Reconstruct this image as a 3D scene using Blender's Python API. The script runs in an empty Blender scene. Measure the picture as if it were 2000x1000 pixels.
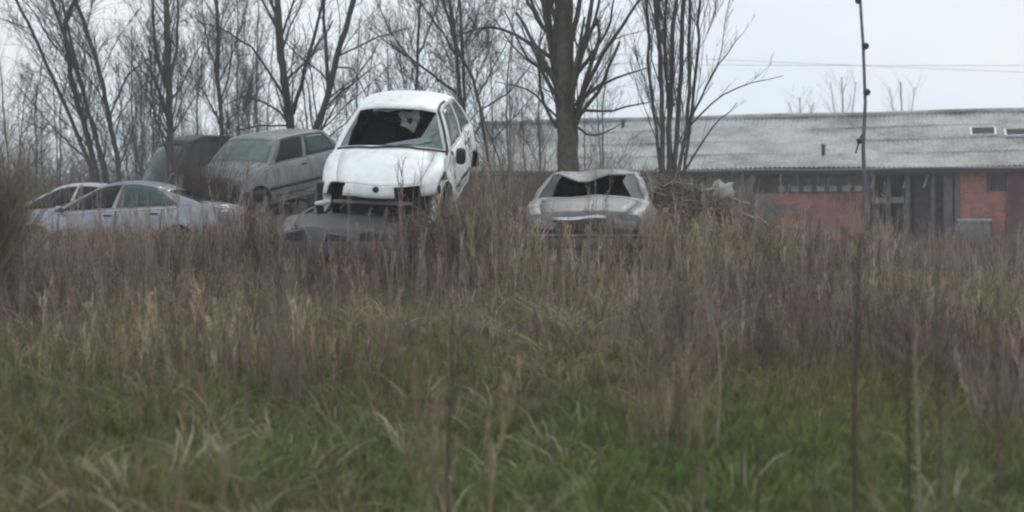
import bpy, bmesh, math, random
import numpy as np
from mathutils import Vector, Matrix
R = math.radians
scene = bpy.context.scene
col = scene.collection

# ------------------------------------------------------------------ camera
F = 2600.0            # focal length in photo pixels (photo is 2000 wide)
CZ = 0.62             # eye height above the level the cars stand on
PT = math.atan(54 / F)
cam = bpy.data.objects.new("camera", bpy.data.cameras.new("camera"))
col.objects.link(cam)
cam.data.sensor_width = 36
cam.data.lens = 36 * F / 2000
cam.location = (0, 0, CZ)
cam.rotation_euler = (R(90) - PT, 0, 0)
cam.data.clip_start = 0.05
cam.data.clip_end = 6000
cam.data.dof.use_dof = True
cam.data.dof.focus_distance = 19.5
cam.data.dof.aperture_fstop = 1.3
scene.camera = cam

# ------------------------------------------------------------------ world and sun
SUN_EL, SUN_AZ = R(42), R(200)
world = bpy.data.worlds.new("World"); scene.world = world
world.use_nodes = True
wn = world.node_tree; wn.nodes.clear()
wo = wn.nodes.new("ShaderNodeOutputWorld"); bg = wn.nodes.new("ShaderNodeBackground")
sky = wn.nodes.new("ShaderNodeTexSky"); sky.sky_type = 'NISHITA'; sky.sun_disc = False
sky.sun_elevation = SUN_EL; sky.sun_rotation = SUN_AZ
tc = wn.nodes.new("ShaderNodeTexCoord")
mp = wn.nodes.new("ShaderNodeMapping"); mp.inputs['Scale'].default_value = (1.2, 1.2, 3.0)
nz = wn.nodes.new("ShaderNodeTexNoise"); nz.inputs['Scale'].default_value = 1.6; nz.inputs['Detail'].default_value = 4
cr = wn.nodes.new("ShaderNodeValToRGB")
cr.color_ramp.elements[0].position = 0.3; cr.color_ramp.elements[0].color = (0.74, 0.83, 0.93, 1)
cr.color_ramp.elements[1].position = 0.7; cr.color_ramp.elements[1].color = (0.93, 0.965, 1.0, 1)
mul = wn.nodes.new("ShaderNodeVectorMath"); mul.operation = 'SCALE'; mul.inputs['Scale'].default_value = 7.2
mx = wn.nodes.new("ShaderNodeMix"); mx.data_type = 'RGBA'; mx.inputs[0].default_value = 0.93
bg.inputs['Strength'].default_value = 0.1
wn.links.new(tc.outputs['Generated'], mp.inputs[0]); wn.links.new(mp.outputs[0], nz.inputs['Vector'])
wn.links.new(nz.outputs['Fac'], cr.inputs[0]); wn.links.new(cr.outputs[0], mul.inputs[0])
wn.links.new(sky.outputs[0], mx.inputs[6]); wn.links.new(mul.outputs[0], mx.inputs[7])
wn.links.new(mx.outputs[2], bg.inputs[0]); wn.links.new(bg.outputs[0], wo.inputs[0])
sun = bpy.data.objects.new("sun", bpy.data.lights.new("sun", 'SUN')); col.objects.link(sun)
sun.data.energy = 0.8; sun.data.angle = R(30); sun.data.color = (1, 0.97, 0.92)
sun.rotation_euler = (R(90) - SUN_EL, 0, R(180) - SUN_AZ + R(180))

scene.view_settings.view_transform = 'Standard'
scene.view_settings.look = 'None'
scene.view_settings.exposure = 0.57
scene.view_settings.gamma = 1
scene.cycles.max_bounces = 6
scene.cycles.transparent_max_bounces = 12
scene.cycles.volume_bounces = 1
scene.cycles.use_denoising = True
scene.cycles.filter_width = 2.15
scene.render.film_transparent = False

# ------------------------------------------------------------------ helpers
def tag(o, label=None, cat=None, group=None, kind=None):
    if label: o['label'] = label
    if cat: o['category'] = cat
    if group: o['group'] = group
    if kind: o['kind'] = kind
    return o

def empty(name, loc=(0, 0, 0)):
    o = bpy.data.objects.new(name, None); col.objects.link(o); o.location = loc
    o.empty_display_size = 0.2
    return o

def at(px, py, Y):
    """point of the world at depth Y whose direction is photo pixel (px, py)"""
    vx, vz, vy = (px - 1000) / F, (500 - py) / F, 1.0
    c, s = math.cos(PT), math.sin(PT)
    y = vy * c + vz * s; z = -vy * s + vz * c
    k = Y / y
    return Vector((vx * k, Y, CZ + z * k))

def gz(x, y):
    """terrain height"""
    t = np.clip((np.asarray(y, float) - 6.5) / 8.5, 0, 1)
    t = t * t * (3 - 2 * t) * .35 + t * .65
    n = 0.05 * np.sin(np.asarray(x) * 1.3 + np.asarray(y) * .7) + 0.035 * np.sin(np.asarray(x) * 2.9 - np.asarray(y) * 1.9 + 1)
    return -0.9 + 0.9 * t + n * np.clip(1.3 - t, .3, 1)

def link_mesh(name, me, m, parent=None):
    o = bpy.data.objects.new(name, me); col.objects.link(o)
    if m: me.materials.append(m)
    if parent: o.parent = parent
    return o

def pyobj(name, verts, faces, m, parent=None, smooth=True, sharp=35, merge=True, solid=0, bevel=0):
    me = bpy.data.meshes.new(name)
    me.from_pydata([tuple(v) for v in verts], [], faces)
    bm = bmesh.new(); bm.from_mesh(me)
    if merge: bmesh.ops.remove_doubles(bm, verts=bm.verts, dist=1e-4)
    bmesh.ops.recalc_face_normals(bm, faces=bm.faces)
    bm.to_mesh(me); bm.free()
    if smooth:
        me.polygons.foreach_set('use_smooth', [True] * len(me.polygons))
        me.set_sharp_from_angle(angle=R(sharp))
    o = link_mesh(name, me, m, parent)
    if bevel:
        b = o.modifiers.new("bevel", 'BEVEL'); b.width = bevel; b.segments = 2; b.limit_method = 'ANGLE'
    if solid:
        s = o.modifiers.new("solid", 'SOLIDIFY'); s.thickness = solid; s.offset = 0
    return o

class MB:
    def __init__(s): s.v = []; s.f = []
    def box(s, c, d, rot=None):
        b = len(s.v)
        for i in (-1, 1):
            for j in (-1, 1):
                for k in (-1, 1):
                    p = Vector((i * d[0] / 2, j * d[1] / 2, k * d[2] / 2))
                    if rot is not None: p = rot @ p
                    s.v.append(Vector(c) + p)
        for q in ((0, 1, 3, 2), (4, 6, 7, 5), (0, 4, 5, 1), (2, 3, 7, 6), (0, 2, 6, 4), (1, 5, 7, 3)):
            s.f.append(tuple(b + i for i in q))
        return s
    def tube(s, pts, rad, n=8, cap=True):
        pts = [Vector(p) for p in pts]; b = len(s.v)
        for i, p in enumerate(pts):
            d = (pts[min(i + 1, len(pts) - 1)] - pts[max(i - 1, 0)]).normalized()
            a = d.orthogonal().normalized() if i == 0 else (a - d * a.dot(d)).normalized()
            c = d.cross(a); r = rad[i] if hasattr(rad, '__len__') else rad
            for k in range(n):
                t = 2 * math.pi * k / n
                s.v.append(p + a * math.cos(t) * r + c * math.sin(t) * r)
        for i in range(len(pts) - 1):
            for k in range(n):
                s.f.append((b + i * n + k, b + i * n + (k + 1) % n, b + (i + 1) * n + (k + 1) % n, b + (i + 1) * n + k))
        if cap:
            s.f.append(tuple(b + k for k in range(n))[::-1]); e = b + (len(pts) - 1) * n
            s.f.append(tuple(e + k for k in range(n)))
        return s
    def grid(s, rows):
        b = len(s.v); n = len(rows[0])
        for r in rows: s.v += [Vector(p) for p in r]
        for i in range(len(rows) - 1):
            for j in range(n - 1):
                s.f.append((b + i * n + j, b + i * n + j + 1, b + (i + 1) * n + j + 1, b + (i + 1) * n + j))
        return s
    def lathe(s, prof, c, axis='y', n=24):
        b = len(s.v); m = len(prof)
        for k in range(n):
            t = 2 * math.pi * k / n
            for (r, h) in prof:
                if axis == 'y': s.v.append(Vector(c) + Vector((r * math.cos(t), h, r * math.sin(t))))
                else: s.v.append(Vector(c) + Vector((r * math.cos(t), r * math.sin(t), h)))
        for k in range(n):
            for i in range(m - 1):
                s.f.append((b + k * m + i, b + ((k + 1) % n) * m + i, b + ((k + 1) % n) * m + i + 1, b + k * m + i + 1))
        return s
    def build(s, name, m, parent=None, **kw):
        return pyobj(name, s.v, s.f, m, parent, **kw)

# ------------------------------------------------------------------ materials
def mat(name):
    m = bpy.data.materials.new(name); m.use_nodes = True
    nt = m.node_tree; b = nt.nodes['Principled BSDF']
    return m, nt, b

def noise(nt, scale, detail=4, rough=.6, coords='Object', mscale=(1, 1, 1)):
    t = nt.nodes.new('ShaderNodeTexCoord'); mm = nt.nodes.new('ShaderNodeMapping'); mm.inputs['Scale'].default_value = mscale
    n = nt.nodes.new('ShaderNodeTexNoise'); n.inputs['Scale'].default_value = scale
    n.inputs['Detail'].default_value = detail; n.inputs['Roughness'].default_value = rough
    nt.links.new(t.outputs[coords], mm.inputs[0]); nt.links.new(mm.outputs[0], n.inputs['Vector'])
    return n

def ramp(nt, src, stops):
    r = nt.nodes.new('ShaderNodeValToRGB')
    e = r.color_ramp.elements
    while len(e) < len(stops): e.new(.5)
    for k, (p, c) in enumerate(stops):
        e[k].position = p; e[k].color = (*c, 1) if len(c) == 3 else c
    nt.links.new(src, r.inputs[0]); return r

def mixc(nt, fac, a, b, mode='MIX'):
    x = nt.nodes.new('ShaderNodeMix'); x.data_type = 'RGBA'; x.blend_type = mode
    for sock, v in ((x.inputs[0], fac), (x.inputs[6], a), (x.inputs[7], b)):
        if hasattr(v, 'links') or isinstance(v, bpy.types.NodeSocket): nt.links.new(v, sock)
        elif isinstance(v, (int, float)): sock.default_value = v
        else: sock.default_value = (*v, 1)
    return x.outputs[2]

def bump(nt, b, src, strength=.3, dist=.02):
    bu = nt.nodes.new('ShaderNodeBump'); bu.inputs['Strength'].default_value = strength; bu.inputs['Distance'].default_value = dist
    nt.links.new(src, bu.inputs['Height']); nt.links.new(bu.outputs[0], b.inputs['Normal'])

def simple(name, c, rough=.7, metal=0, var=.35, scale=6):
    m, nt, b = mat(name)
    n = noise(nt, scale)
    lo = tuple(x * (1 - var) for x in c); hi = tuple(min(1, x * (1 + var)) for x in c)
    r = ramp(nt, n.outputs['Fac'], [(.3, lo), (.7, hi)])
    nt.links.new(r.outputs[0], b.inputs['Base Color'])
    b.inputs['Roughness'].default_value = rough; b.inputs['Metallic'].default_value = metal
    return m

def paint(name, c, dirt=(.12, .10, .08), amount=.5, rough=.35, metal=0, streak=True, rust=0):
    m, nt, b = mat(name)
    n1 = noise(nt, 1.6, 6, .65); n2 = noise(nt, 9, 5, .7, mscale=(1, 1, .25) if streak else (1, 1, 1))
    mth = nt.nodes.new('ShaderNodeMath'); mth.operation = 'MULTIPLY'
    nt.links.new(n1.outputs['Fac'], mth.inputs[0]); nt.links.new(n2.outputs['Fac'], mth.inputs[1])
    r = ramp(nt, mth.outputs[0], [(.2, (0, 0, 0)), (.42, (amount,) * 3)])
    cc = mixc(nt, r.outputs[0], c, dirt)
    if rust:
        n3 = noise(nt, 5, 6, .75)
        rr = ramp(nt, n3.outputs['Fac'], [(.56, (0, 0, 0)), (.66, (rust,) * 3)])
        cc = mixc(nt, rr.outputs[0], cc, (.10, .045, .025))
    nt.links.new(cc, b.inputs['Base Color'])
    rg = ramp(nt, mth.outputs[0], [(.15, (rough,) * 3), (.42, (.75,) * 3)])
    nt.links.new(rg.outputs[0], b.inputs['Roughness'])
    b.inputs['Metallic'].default_value = metal
    bump(nt, b, n2.outputs['Fac'], .05, .01)
    return m

def glass(name, tint, alpha, rough=.08):
    m = bpy.data.materials.new(name); m.use_nodes = True; nt = m.node_tree; nt.nodes.clear()
    o = nt.nodes.new('ShaderNodeOutputMaterial'); mixs = nt.nodes.new('ShaderNodeMixShader')
    tr = nt.nodes.new('ShaderNodeBsdfTransparent'); pr = nt.nodes.new('ShaderNodeBsdfPrincipled')
    tr.inputs[0].default_value = (*tint, 1)
    n = noise(nt, 3, 5, .65); r = ramp(nt, n.outputs['Fac'], [(.3, tuple(x * .6 for x in tint)), (.75, tuple(min(1, x * 1.5) for x in tint))])
    nt.links.new(r.outputs[0], pr.inputs['Base Color']); pr.inputs['Roughness'].default_value = rough
    pr.inputs['IOR'].default_value = 1.38
    mixs.inputs[0].default_value = alpha
    nt.links.new(tr.outputs[0], mixs.inputs[1]); nt.links.new(pr.outputs[0], mixs.inputs[2]); nt.links.new(mixs.outputs[0], o.inputs[0])
    return m

def attr_mat(name, rough=.8, trans=0.0, vscale=20):
    m, nt, b = mat(name)
    a = nt.nodes.new('ShaderNodeAttribute'); a.attribute_name = 'col'
    n = noise(nt, vscale, 3)
    r = ramp(nt, n.outputs['Fac'], [(.25, (.7, .7, .7)), (.75, (1.3, 1.3, 1.3))])
    nt.links.new(mixc(nt, 1.0, a.outputs['Color'], r.outputs[0], 'MULTIPLY'), b.inputs['Base Color'])
    b.inputs['Roughness'].default_value = rough
    b.inputs['Specular IOR Level'].default_value = .25
    if name == 'bark':
        n4 = noise(nt, 26, 6, .75, mscale=(1, 1, .22)); bump(nt, b, n4.outputs['Fac'], .9, .03)
    return m

M = {}
M['grass'] = attr_mat('grass_blades', .7)
M['weed'] = attr_mat('dead_weeds', .9)
M['bark'] = attr_mat('bark', .95, vscale=9)
M['white'] = paint('white_car_paint', (.88, .92, .915), (.36, .36, .33), .5, .32, rust=.15)
M['silver'] = paint('silver_car_paint', (.31, .32, .35), (.20, .19, .18), .5, .22, .75)
M['pale_silver'] = paint('pale_silver_car_paint', (.66, .68, .72), (.25, .24, .22), .5, .3, .2)
M['grey_green'] = paint('grey_green_car_paint', (.29, .305, .305), (.13, .125, .115), .6, .35, .2, rust=.25)
M['grey'] = paint('dull_grey_car_paint', (.185, .187, .195), (.125, .12, .112), .75, .4, .15, rust=.45)
M['dark'] = paint('dark_grey_car_paint', (.10, .105, .115), (.14, .13, .115), .8, .5, .1, rust=.4)
M['darkgreen'] = paint('dark_green_van_paint', (.075, .085, .082), (.11, .105, .09), .8, .5, 0)
M['black'] = simple('black_plastic', (.022, .022, .026), .6)
M['innards'] = simple('dark_interior_cloth', (.022, .020, .026), .9)
M['engine'] = simple('oily_engine_metal', (.045, .042, .045), .6, .3, scale=14)
M['tyre'] = simple('tyre_rubber', (.025, .025, .025), .85)
M['rim'] = simple('dull_steel_rim', (.22, .22, .22), .5, .5)
M['chrome'] = simple('dull_chrome', (.62, .62, .64), .3, .8, .15)
M['palecloth'] = simple('pale_torn_cloth', (.55, .54, .55), .9)
M['glass'] = glass('dark_window_glass', (.03, .032, .036), .62)
M['greenglass'] = glass('green_tinted_glass', (.08, .135, .13), .72)
M['paleglass'] = glass('dusty_pale_glass', (.19, .24, .235), .86, .25)
M['lamp'] = simple('dull_lamp_lens', (.16, .17, .19), .2, .3)
M['redlamp'] = simple('dull_tail_lamp', (.16, .03, .03), .3)

# ------------------------------------------------------------------ mesh clouds (vegetation)
def tube_arr(pts, rad, n):
    """numpy tube or ribbon (n == 2) -> verts, quads"""
    pts = np.asarray(pts, float); k = len(pts)
    d = np.gradient(pts, axis=0); d /= np.linalg.norm(d, axis=1)[:, None] + 1e-9
    ref = np.array([0.31, .95, .05]) if abs(d[0, 1]) < .9 else np.array([1., 0, 0])
    a = np.cross(d, ref); a /= np.linalg.norm(a, axis=1)[:, None] + 1e-9
    b = np.cross(d, a); rad = np.asarray(rad, float)[:, None]
    if n == 2:
        v = np.stack([pts - a * rad, pts + a * rad], 1).reshape(-1, 3)
        i = np.arange(k - 1) * 2
        return v, np.stack([i, i + 1, i + 3, i + 2], 1)
    t = np.arange(n) * 2 * np.pi / n
    v = (pts[:, None] + a[:, None] * (np.cos(t)[None, :, None] * rad[:, None]) + b[:, None] * (np.sin(t)[None, :, None] * rad[:, None])).reshape(-1, 3)
    i = (np.arange(k - 1)[:, None] * n); j = np.arange(n)[None]
    j2 = (j + 1) % n
    f = np.stack([i + j, i + j2, i + n + j2, i + n + j], -1).reshape(-1, 4)
    return v, f

class Cloud:
    def __init__(s): s.v = []; s.f = []; s.c = []; s.n = 0
    def add(s, v, f, c):
        s.v.append(v); s.f.append(f + s.n); s.n += len(v)
        c = np.asarray(c, float)
        s.c.append(np.broadcast_to(c, (len(v), 3)) if c.ndim == 1 else c)
    def build(s, name, m, parent=None, smooth=False):
        v = np.concatenate(s.v).astype(np.float32); f = np.concatenate(s.f).astype(np.int32); c = np.concatenate(s.c)
        me = bpy.data.meshes.new(name)
        me.vertices.add(len(v)); me.vertices.foreach_set('co', v.ravel())
        me.loops.add(len(f) * 4); me.loops.foreach_set('vertex_index', f.ravel())
        me.polygons.add(len(f)); me.polygons.foreach_set('loop_start', np.arange(len(f), dtype=np.int32) * 4)
        if smooth: me.polygons.foreach_set('use_smooth', np.ones(len(f), bool))
        me.update(calc_edges=True)
        at_ = me.color_attributes.new('col', 'FLOAT_COLOR', 'POINT')
        at_.data.foreach_set('color', np.concatenate([c, np.ones((len(c), 1))], 1).astype(np.float32).ravel())
        return link_mesh(name, me, m, parent)
    def scatter(s, temps, pos, h, wid, colr, rng, lean=.18):
        """temps: list of (v, f, t) unit-height templates; one instance per pos"""
        k = len(pos); which = rng.integers(0, len(temps), k)
        ang = rng.uniform(0, 2 * np.pi, k); lx = rng.normal(0, lean, k); ly = rng.normal(0, lean, k)
        for w, (tv, tf) in enumerate(temps):
            idx = np.where(which == w)[0]
            if not len(idx): continue
            c, sn = np.cos(ang[idx]), np.sin(ang[idx])
            x = tv[None, :, 0] * wid[idx, None]; y = tv[None, :, 1] * wid[idx, None]; z = tv[None, :, 2] * h[idx, None]
            X = x * c[:, None] - y * sn[:, None] + z * lx[idx, None]; Y = x * sn[:, None] + y * c[:, None] + z * ly[idx, None]
            V = np.stack([X + pos[idx, 0, None], Y + pos[idx, 1, None], z + pos[idx, 2, None]], -1)
            Fx = tf[None] + (np.arange(len(idx)) * len(tv))[:, None, None]
            shade = rng.uniform(.8, 1.2, (1, len(tv), 1))
            C = colr[idx][:, None, :] * shade
            s.add(V.reshape(-1, 3), Fx.reshape(-1, 4), C.reshape(-1, 3))

def join_arr(L):
    n = 0; V = []; Fs = []
    for v, f in L: V.append(v); Fs.append(f + n); n += len(v)
    return np.concatenate(V), np.concatenate(Fs)

def grass_template(rng, n=14, w=.010, spread=.32, droop=.8):
    L = []
    for _ in range(n):
        a = rng.uniform(0, 6.28); b0 = rng.uniform(0, .22) * np.array([math.cos(a), math.sin(a)])
        h = rng.uniform(.45, 1.0); out = rng.uniform(.1, spread) * droop; a2 = a + rng.normal(0, .6)
        t = np.array([0, .4, .75, 1.0])
        x = b0[0] + math.cos(a2) * out * t ** 2; y = b0[1] + math.sin(a2) * out * t ** 2
        z = h * (t - .22 * droop * t ** 3)
        L.append(tube_arr(np.stack([x, y, z], 1), w * np.array([.8, 1, .7, .1]), 2))
    return join_arr(L)

def stalk_template(rng, twigs=9, w=.0085, bushy=.5):
    L = []
    t = np.linspace(0, 1, 5); bx, by = rng.normal(0, .07, 2)
    main = np.stack([bx * t ** 2 + .02 * np.sin(t * 7 + rng.uniform(0, 6)), by * t ** 2 + .02 * np.cos(t * 6), t], 1)
    L.append(tube_arr(main, w * np.linspace(1, .35, 5), 3))
    for _ in range(twigs):
        s = rng.uniform(.25, .97); p = np.array([np.interp(s, t, main[:, k]) for k in range(3)])
        a = rng.uniform(0, 6.28); l = rng.uniform(.12, .38) * bushy * 1.6 * (1.25 - s)
        q = p + np.array([math.cos(a) * l * .45, math.sin(a) * l * .45, l * .7]); r = q + np.array([math.cos(a + .4) * l * .12, math.sin(a + .4) * l * .12, l * .6])
        L.append(tube_arr([p, q, r], w * np.array([.55, .5, .3]), 2))
        for q0 in (q, (q + r) / 2, r):
            d = rng.normal(0, .02, 3); d[2] = abs(d[2]) + .02
            L.append(tube_arr([q0, q0 + d], w * np.array([.4, .55]), 2))
    return join_arr(L)

def cane_template(rng, canes=5, twigs=8, w=.006):
    L = []
    for _ in range(canes):
        a = rng.uniform(0, 6.28); out = rng.uniform(.15, .75); h = rng.uniform(.55, 1.0)
        t = np.linspace(0, 1, 6)
        m = np.stack([math.cos(a) * out * t ** 1.4, math.sin(a) * out * t ** 1.4, h * (t * 1.25 - .45 * t ** 3 * rng.uniform(.2, 1.1))], 1)
        m += np.cumsum(rng.normal(0, .015, m.shape), 0)
        L.append(tube_arr(m, w * np.linspace(1, .4, 6), 3))
        for _ in range(twigs):
            i = rng.integers(1, 6); p = m[i]; d = rng.normal(0, .09, 3); d[2] = abs(d[2]) * 1.2 + .05
            e = p + d; e2 = e + d * .7 + rng.normal(0, .03, 3)
            L.append(tube_arr([p, e, e2], w * np.array([.5, .42, .25]), 2))
    return join_arr(L)

def vary(rng, base, k, s=.18, hue=.035):
    base = np.asarray(base, float)
    b = base[rng.integers(0, len(base), k)] if base.ndim == 2 else np.broadcast_to(base, (k, 3))
    return np.clip(b * rng.normal(1, s, (k, 1)).clip(.5, 1.7) * rng.normal(1, hue, (k, 3)), .004, 1)

def fbm(x, y, seed, sc):
    r = np.random.default_rng(seed); v = 0
    for o in range(4):
        for _ in range(3):
            a = r.uniform(0, 6.28); ph = r.uniform(0, 6.28); f = sc * 2 ** o
            v = v + np.sin((x * math.cos(a) + y * math.sin(a)) * f + ph) / 2 ** o
    return v / 3.2

# ------------------------------------------------------------------ ground and yard
m, nt, b = mat('soil_and_litter')
n1 = noise(nt, .5, 6, .6); n2 = noise(nt, 14, 6, .7)
r1 = ramp(nt, n1.outputs['Fac'], [(.42, (.11, .085, .06)), (.62, (.075, .085, .035))])
r2 = ramp(nt, n2.outputs['Fac'], [(.3, (.5, .5, .5)), (.7, (1.5, 1.45, 1.4))])
nt.links.new(mixc(nt, 1, r1.outputs[0], r2.outputs[0], 'MULTIPLY'), b.inputs['Base Color'])
b.inputs['Roughness'].default_value = .95; bump(nt, b, n2.outputs['Fac'], .8, .05)
ys = np.concatenate([np.linspace(-30, 4, 12), np.linspace(4.5, 22, 50), np.linspace(23, 80, 25), np.array([110, 200, 500, 1500, 4000])])
xs = np.concatenate([[-3000, -600, -150], np.linspace(-40, -12, 12), np.linspace(-11, 11, 56), np.linspace(12, 40, 12), [150, 600, 3000]])
gx, gy = np.meshgrid(xs, ys); gzv = gz(gx, gy) * np.where((abs(gx) < 100) & (gy < 100), 1, 1)
vv = np.stack([gx, gy, gzv], -1).reshape(-1, 3); nx = len(xs)
ff = [(i * nx + j, i * nx + j + 1, (i + 1) * nx + j + 1, (i + 1) * nx + j) for i in range(len(ys) - 1) for j in range(nx - 1)]
tag(pyobj('ground', vv, ff, m, sharp=180, merge=False), kind='structure')

UB = Vector((.958, -.287, 0)).normalized(); NB = Vector((-UB.y * -1, -UB.x, 0))  # along the shed, and out of its front
NB = Vector((UB.y, -UB.x, 0))
E0 = at(1380, 330, 50.0)
def shed(s, d, z): return Vector((E0.x, E0.y, 0)) + UB * s + NB * d + Vector((0, 0, z))
ym, nt, b = mat('pale_concrete')
n1 = noise(nt, 1.2, 6, .7); r1 = ramp(nt, n1.outputs['Fac'], [(.3, (.16, .15, .13)), (.65, (.42, .41, .40))])
nt.links.new(r1.outputs[0], b.inputs['Base Color']); b.inputs['Roughness'].default_value = .9
mb = MB(); mb.grid([[shed(s, d, .055) for s in np.linspace(4.5, 34, 12)] for d in np.linspace(.3, 15, 10)])
tag(mb.build('yard', ym, smooth=False, solid=.02), kind='structure')

# ------------------------------------------------------------------ cars
def car(name, P, m_body, label, cat, group, pose, wheels=(1, 1, 1, 1), windows=None, deform=None, extra=None, doors=True, interior=True):
    W, xf, xr = P['W'], P['xf'], P['xr']
    zb = lambda x: float(np.interp(x, *zip(*P['belt'])))
    zh = lambda x: float(np.interp(x, *zip(*P['top'])))
    af, ar, wr = P['af'], P['ar'], P['wr']; Ra = wr + .055
    xA, xC, xa, xc = P['xA'], P['xC'], P['xa'], P['xc']
    Yr = P['Yr']; D = deform or (lambda p: p)
    def Wx(x):
        w = W
        e = (x - (xf - .75)) / .75
        if e > 0: w -= .13 * e * e
        e = ((xr + .6) - x) / .6
        if e > 0: w -= .09 * e * e
        return w
    def yz(x, z):
        q = z / zb(x)
        return Wx(x) * float(np.interp(q, [.15, .3, .45, .6, .8, .93, 1.0], [.90, .955, .99, 1.0, .985, .955, .90]))
    def z0(x):
        z = P.get('sill', .22)
        for a in (af, ar):
            if abs(x - a) < Ra: z = max(z, wr + math.sqrt(max(0, Ra ** 2 - (x - a) ** 2)))
        return min(z, zb(x) - .08)
    parts = {}
    def quad(tagname, a, b_, c, d):
        if tagname is None: return
        k = parts.setdefault(tagname, ([], []))
        n = len(k[0]); k[0].extend([D(Vector(a)), D(Vector(b_)), D(Vector(c)), D(Vector(d))]); k[1].append((n, n + 1, n + 2, n + 3))
    brk = {xr, xf, xA, xC, af, ar} | set(P['doors'])
    for a in (af, ar):
        for k in range(-8, 9): brk.add(a + Ra * math.sin(k / 8 * math.pi / 2))
    for k in np.arange(xr, xf, .12): brk.add(float(k))
    st = sorted(brk); st = [st[0]] + [b2 for a2, b2 in zip(st, st[1:]) if b2 - a2 > .004]
    rows = np.array([0, .12, .25, .4, .55, .7, .82, .91, .965, 1.0])
    def side_pt(x, t, s):
        z = z0(x) + (zb(x) - z0(x)) * t
        return Vector((x, s * yz(x, z), z))
    ds = P['doors']
    for s in (1, -1):
        for x1, x2 in zip(st, st[1:]):
            xm = (x1 + x2) / 2
            for k, (t1, t2) in enumerate(zip(rows, rows[1:])):
                tg = 'body'
                if doors:
                    for q, (d1, d2) in enumerate(zip(ds[:-1], ds[1:])):
                        if d1 < xm < d2 and k > 0: tg = f'door{q}{s}'
                if P.get('cut') and P['cut'](xm, s, (t1 + t2) / 2): tg = None
                quad(tg, side_pt(x1, t1, s), side_pt(x2, t1, s), side_pt(x2, t2, s), side_pt(x1, t2, s))
            # wheel arch return
            a_, b_ = side_pt(x1, 0, s), side_pt(x2, 0, s)
            quad('body', a_, b_, b_ - Vector((0, s * .10, 0)), a_ - Vector((0, s * .10, 0)))
    fr = np.array([-1, -.93, -.8, -.6, -.35, -.12, .12, .35, .6, .8, .93, 1.0])
    bowf, bowr = P.get('bowf', .14), P.get('bowr', .08)
    def deck(end):
        if end > 0: X0, Xe, bow, bul, xs_ = xA, xf, bowf, P.get('nose', .12), [x for x in st if x >= xA - 1e-6]
        else: X0, Xe, bow, bul, xs_ = xC, xr, -bowr, -P.get('tail', .07), [x for x in st if x <= xC + 1e-6][::-1]
        def pt(x, f):
            s_ = (x - X0) / (Xe - X0) if abs(Xe - X0) > 1e-6 else 0
            c0 = X0 + bow * (1 - f * f); c1 = Xe + bul * (1 - f * f)
            y = yz(x, zb(x)) * f
            z = zb(x) + (zh(x) - zb(x)) * (1 - abs(f) ** 2.6)
            return Vector((c0 + s_ * (c1 - c0), y, z))
        for x1, x2 in zip(xs_, xs_[1:]):
            for f1, f2 in zip(fr, fr[1:]):
                fm = (f1 + f2) / 2
                tg = 'body' if abs(fm) > .8 else ('hood' if end > 0 else 'boot_lid')
                quad(tg, pt(x1, f1), pt(x1, f2), pt(x2, f2), pt(x2, f1))
        xe = st[-1] if end > 0 else st[0]
        holes = P.get('front_tag' if end > 0 else 'rear_tag')
        def fp(f, t):
            base = pt(xe, f); zz = z0(xe) + (base.z - z0(xe)) * t
            wdt = yz(xe, z0(xe) + (zb(xe) - z0(xe)) * t)
            return Vector((base.x + (1 if end > 0 else -1) * .05 * math.sin(math.pi * min(1, (1 - t) * 1.2)) * (1 - f ** 4), wdt * f, zz))
        for f1, f2 in zip(fr, fr[1:]):
            for t1, t2 in zip(rows, rows[1:]):
                c = fp((f1 + f2) / 2, (t1 + t2) / 2)
                tg = 'body'
                if holes: tg = holes((f1 + f2) / 2, c.z)
                quad(tg, fp(f1, t1), fp(f2, t1), fp(f2, t2), fp(f1, t2))
        return pt, fp
    dkF, fpF = deck(1); dkR, fpR = deck(-1)
    # greenhouse
    ub = P['u']; us = []; utag = []
    for (u1, t1), (u2, _) in zip(ub, ub[1:]):
        n = max(1, int((u2 - u1) / .07))
        for k in range(n): us.append(u1 + (u2 - u1) * k / n); utag.append(t1)
    us.append(1.0)
    zr = lambda u: float(np.interp(u, *zip(*P['roof'])))
    def gh(u, v, s):
        xb = xA + (xC - xA) * u; xt = xa + (xc - xa) * u
        yb = yz(xb, zb(xb)); yt = Yr * (1 - .05 * (2 * u - 1) ** 2)
        return Vector((xb + (xt - xb) * v, s * (yb + (yt - yb) * v + .028 * math.sin(math.pi * v)), zb(xb) + (zr(u) - zb(xb)) * v))
    vs = np.array([0, .05, .2, .4, .6, .8, .92, 1.0])
    for s in (1, -1):
        for (u1, u2), tg0 in zip(zip(us, us[1:]), utag):
            for k, (v1, v2) in enumerate(zip(vs, vs[1:])):
                tg = 'body' if (tg0 == 'b' or k == 0 or k == len(vs) - 2) else f'window{tg0}{s}'
                quad(tg, gh(u1, v1, s), gh(u2, v1, s), gh(u2, v2, s), gh(u1, v2, s))
    bt_f, bt_r = P.get('btf', .10), P.get('btr', .05)
    def roofp(u, f):
        e = gh(u, 1, 1); 
        bx = (bt_f * max(0, 1 - 2 * u) ** 1.0 - bt_r * max(0, 2 * u - 1)) * (1 - f * f)
        # rounded edge: quick rise near the rail
        return Vector((e.x + bx, e.y * f, e.z + (P.get('crown', .05)) * (1 - abs(f) ** 3)))
    for u1, u2 in zip(us, us[1:]):
        for f1, f2 in zip(fr, fr[1:]):
            quad('body', roofp(u1, f1), roofp(u1, f2), roofp(u2, f2), roofp(u2, f1))
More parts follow.
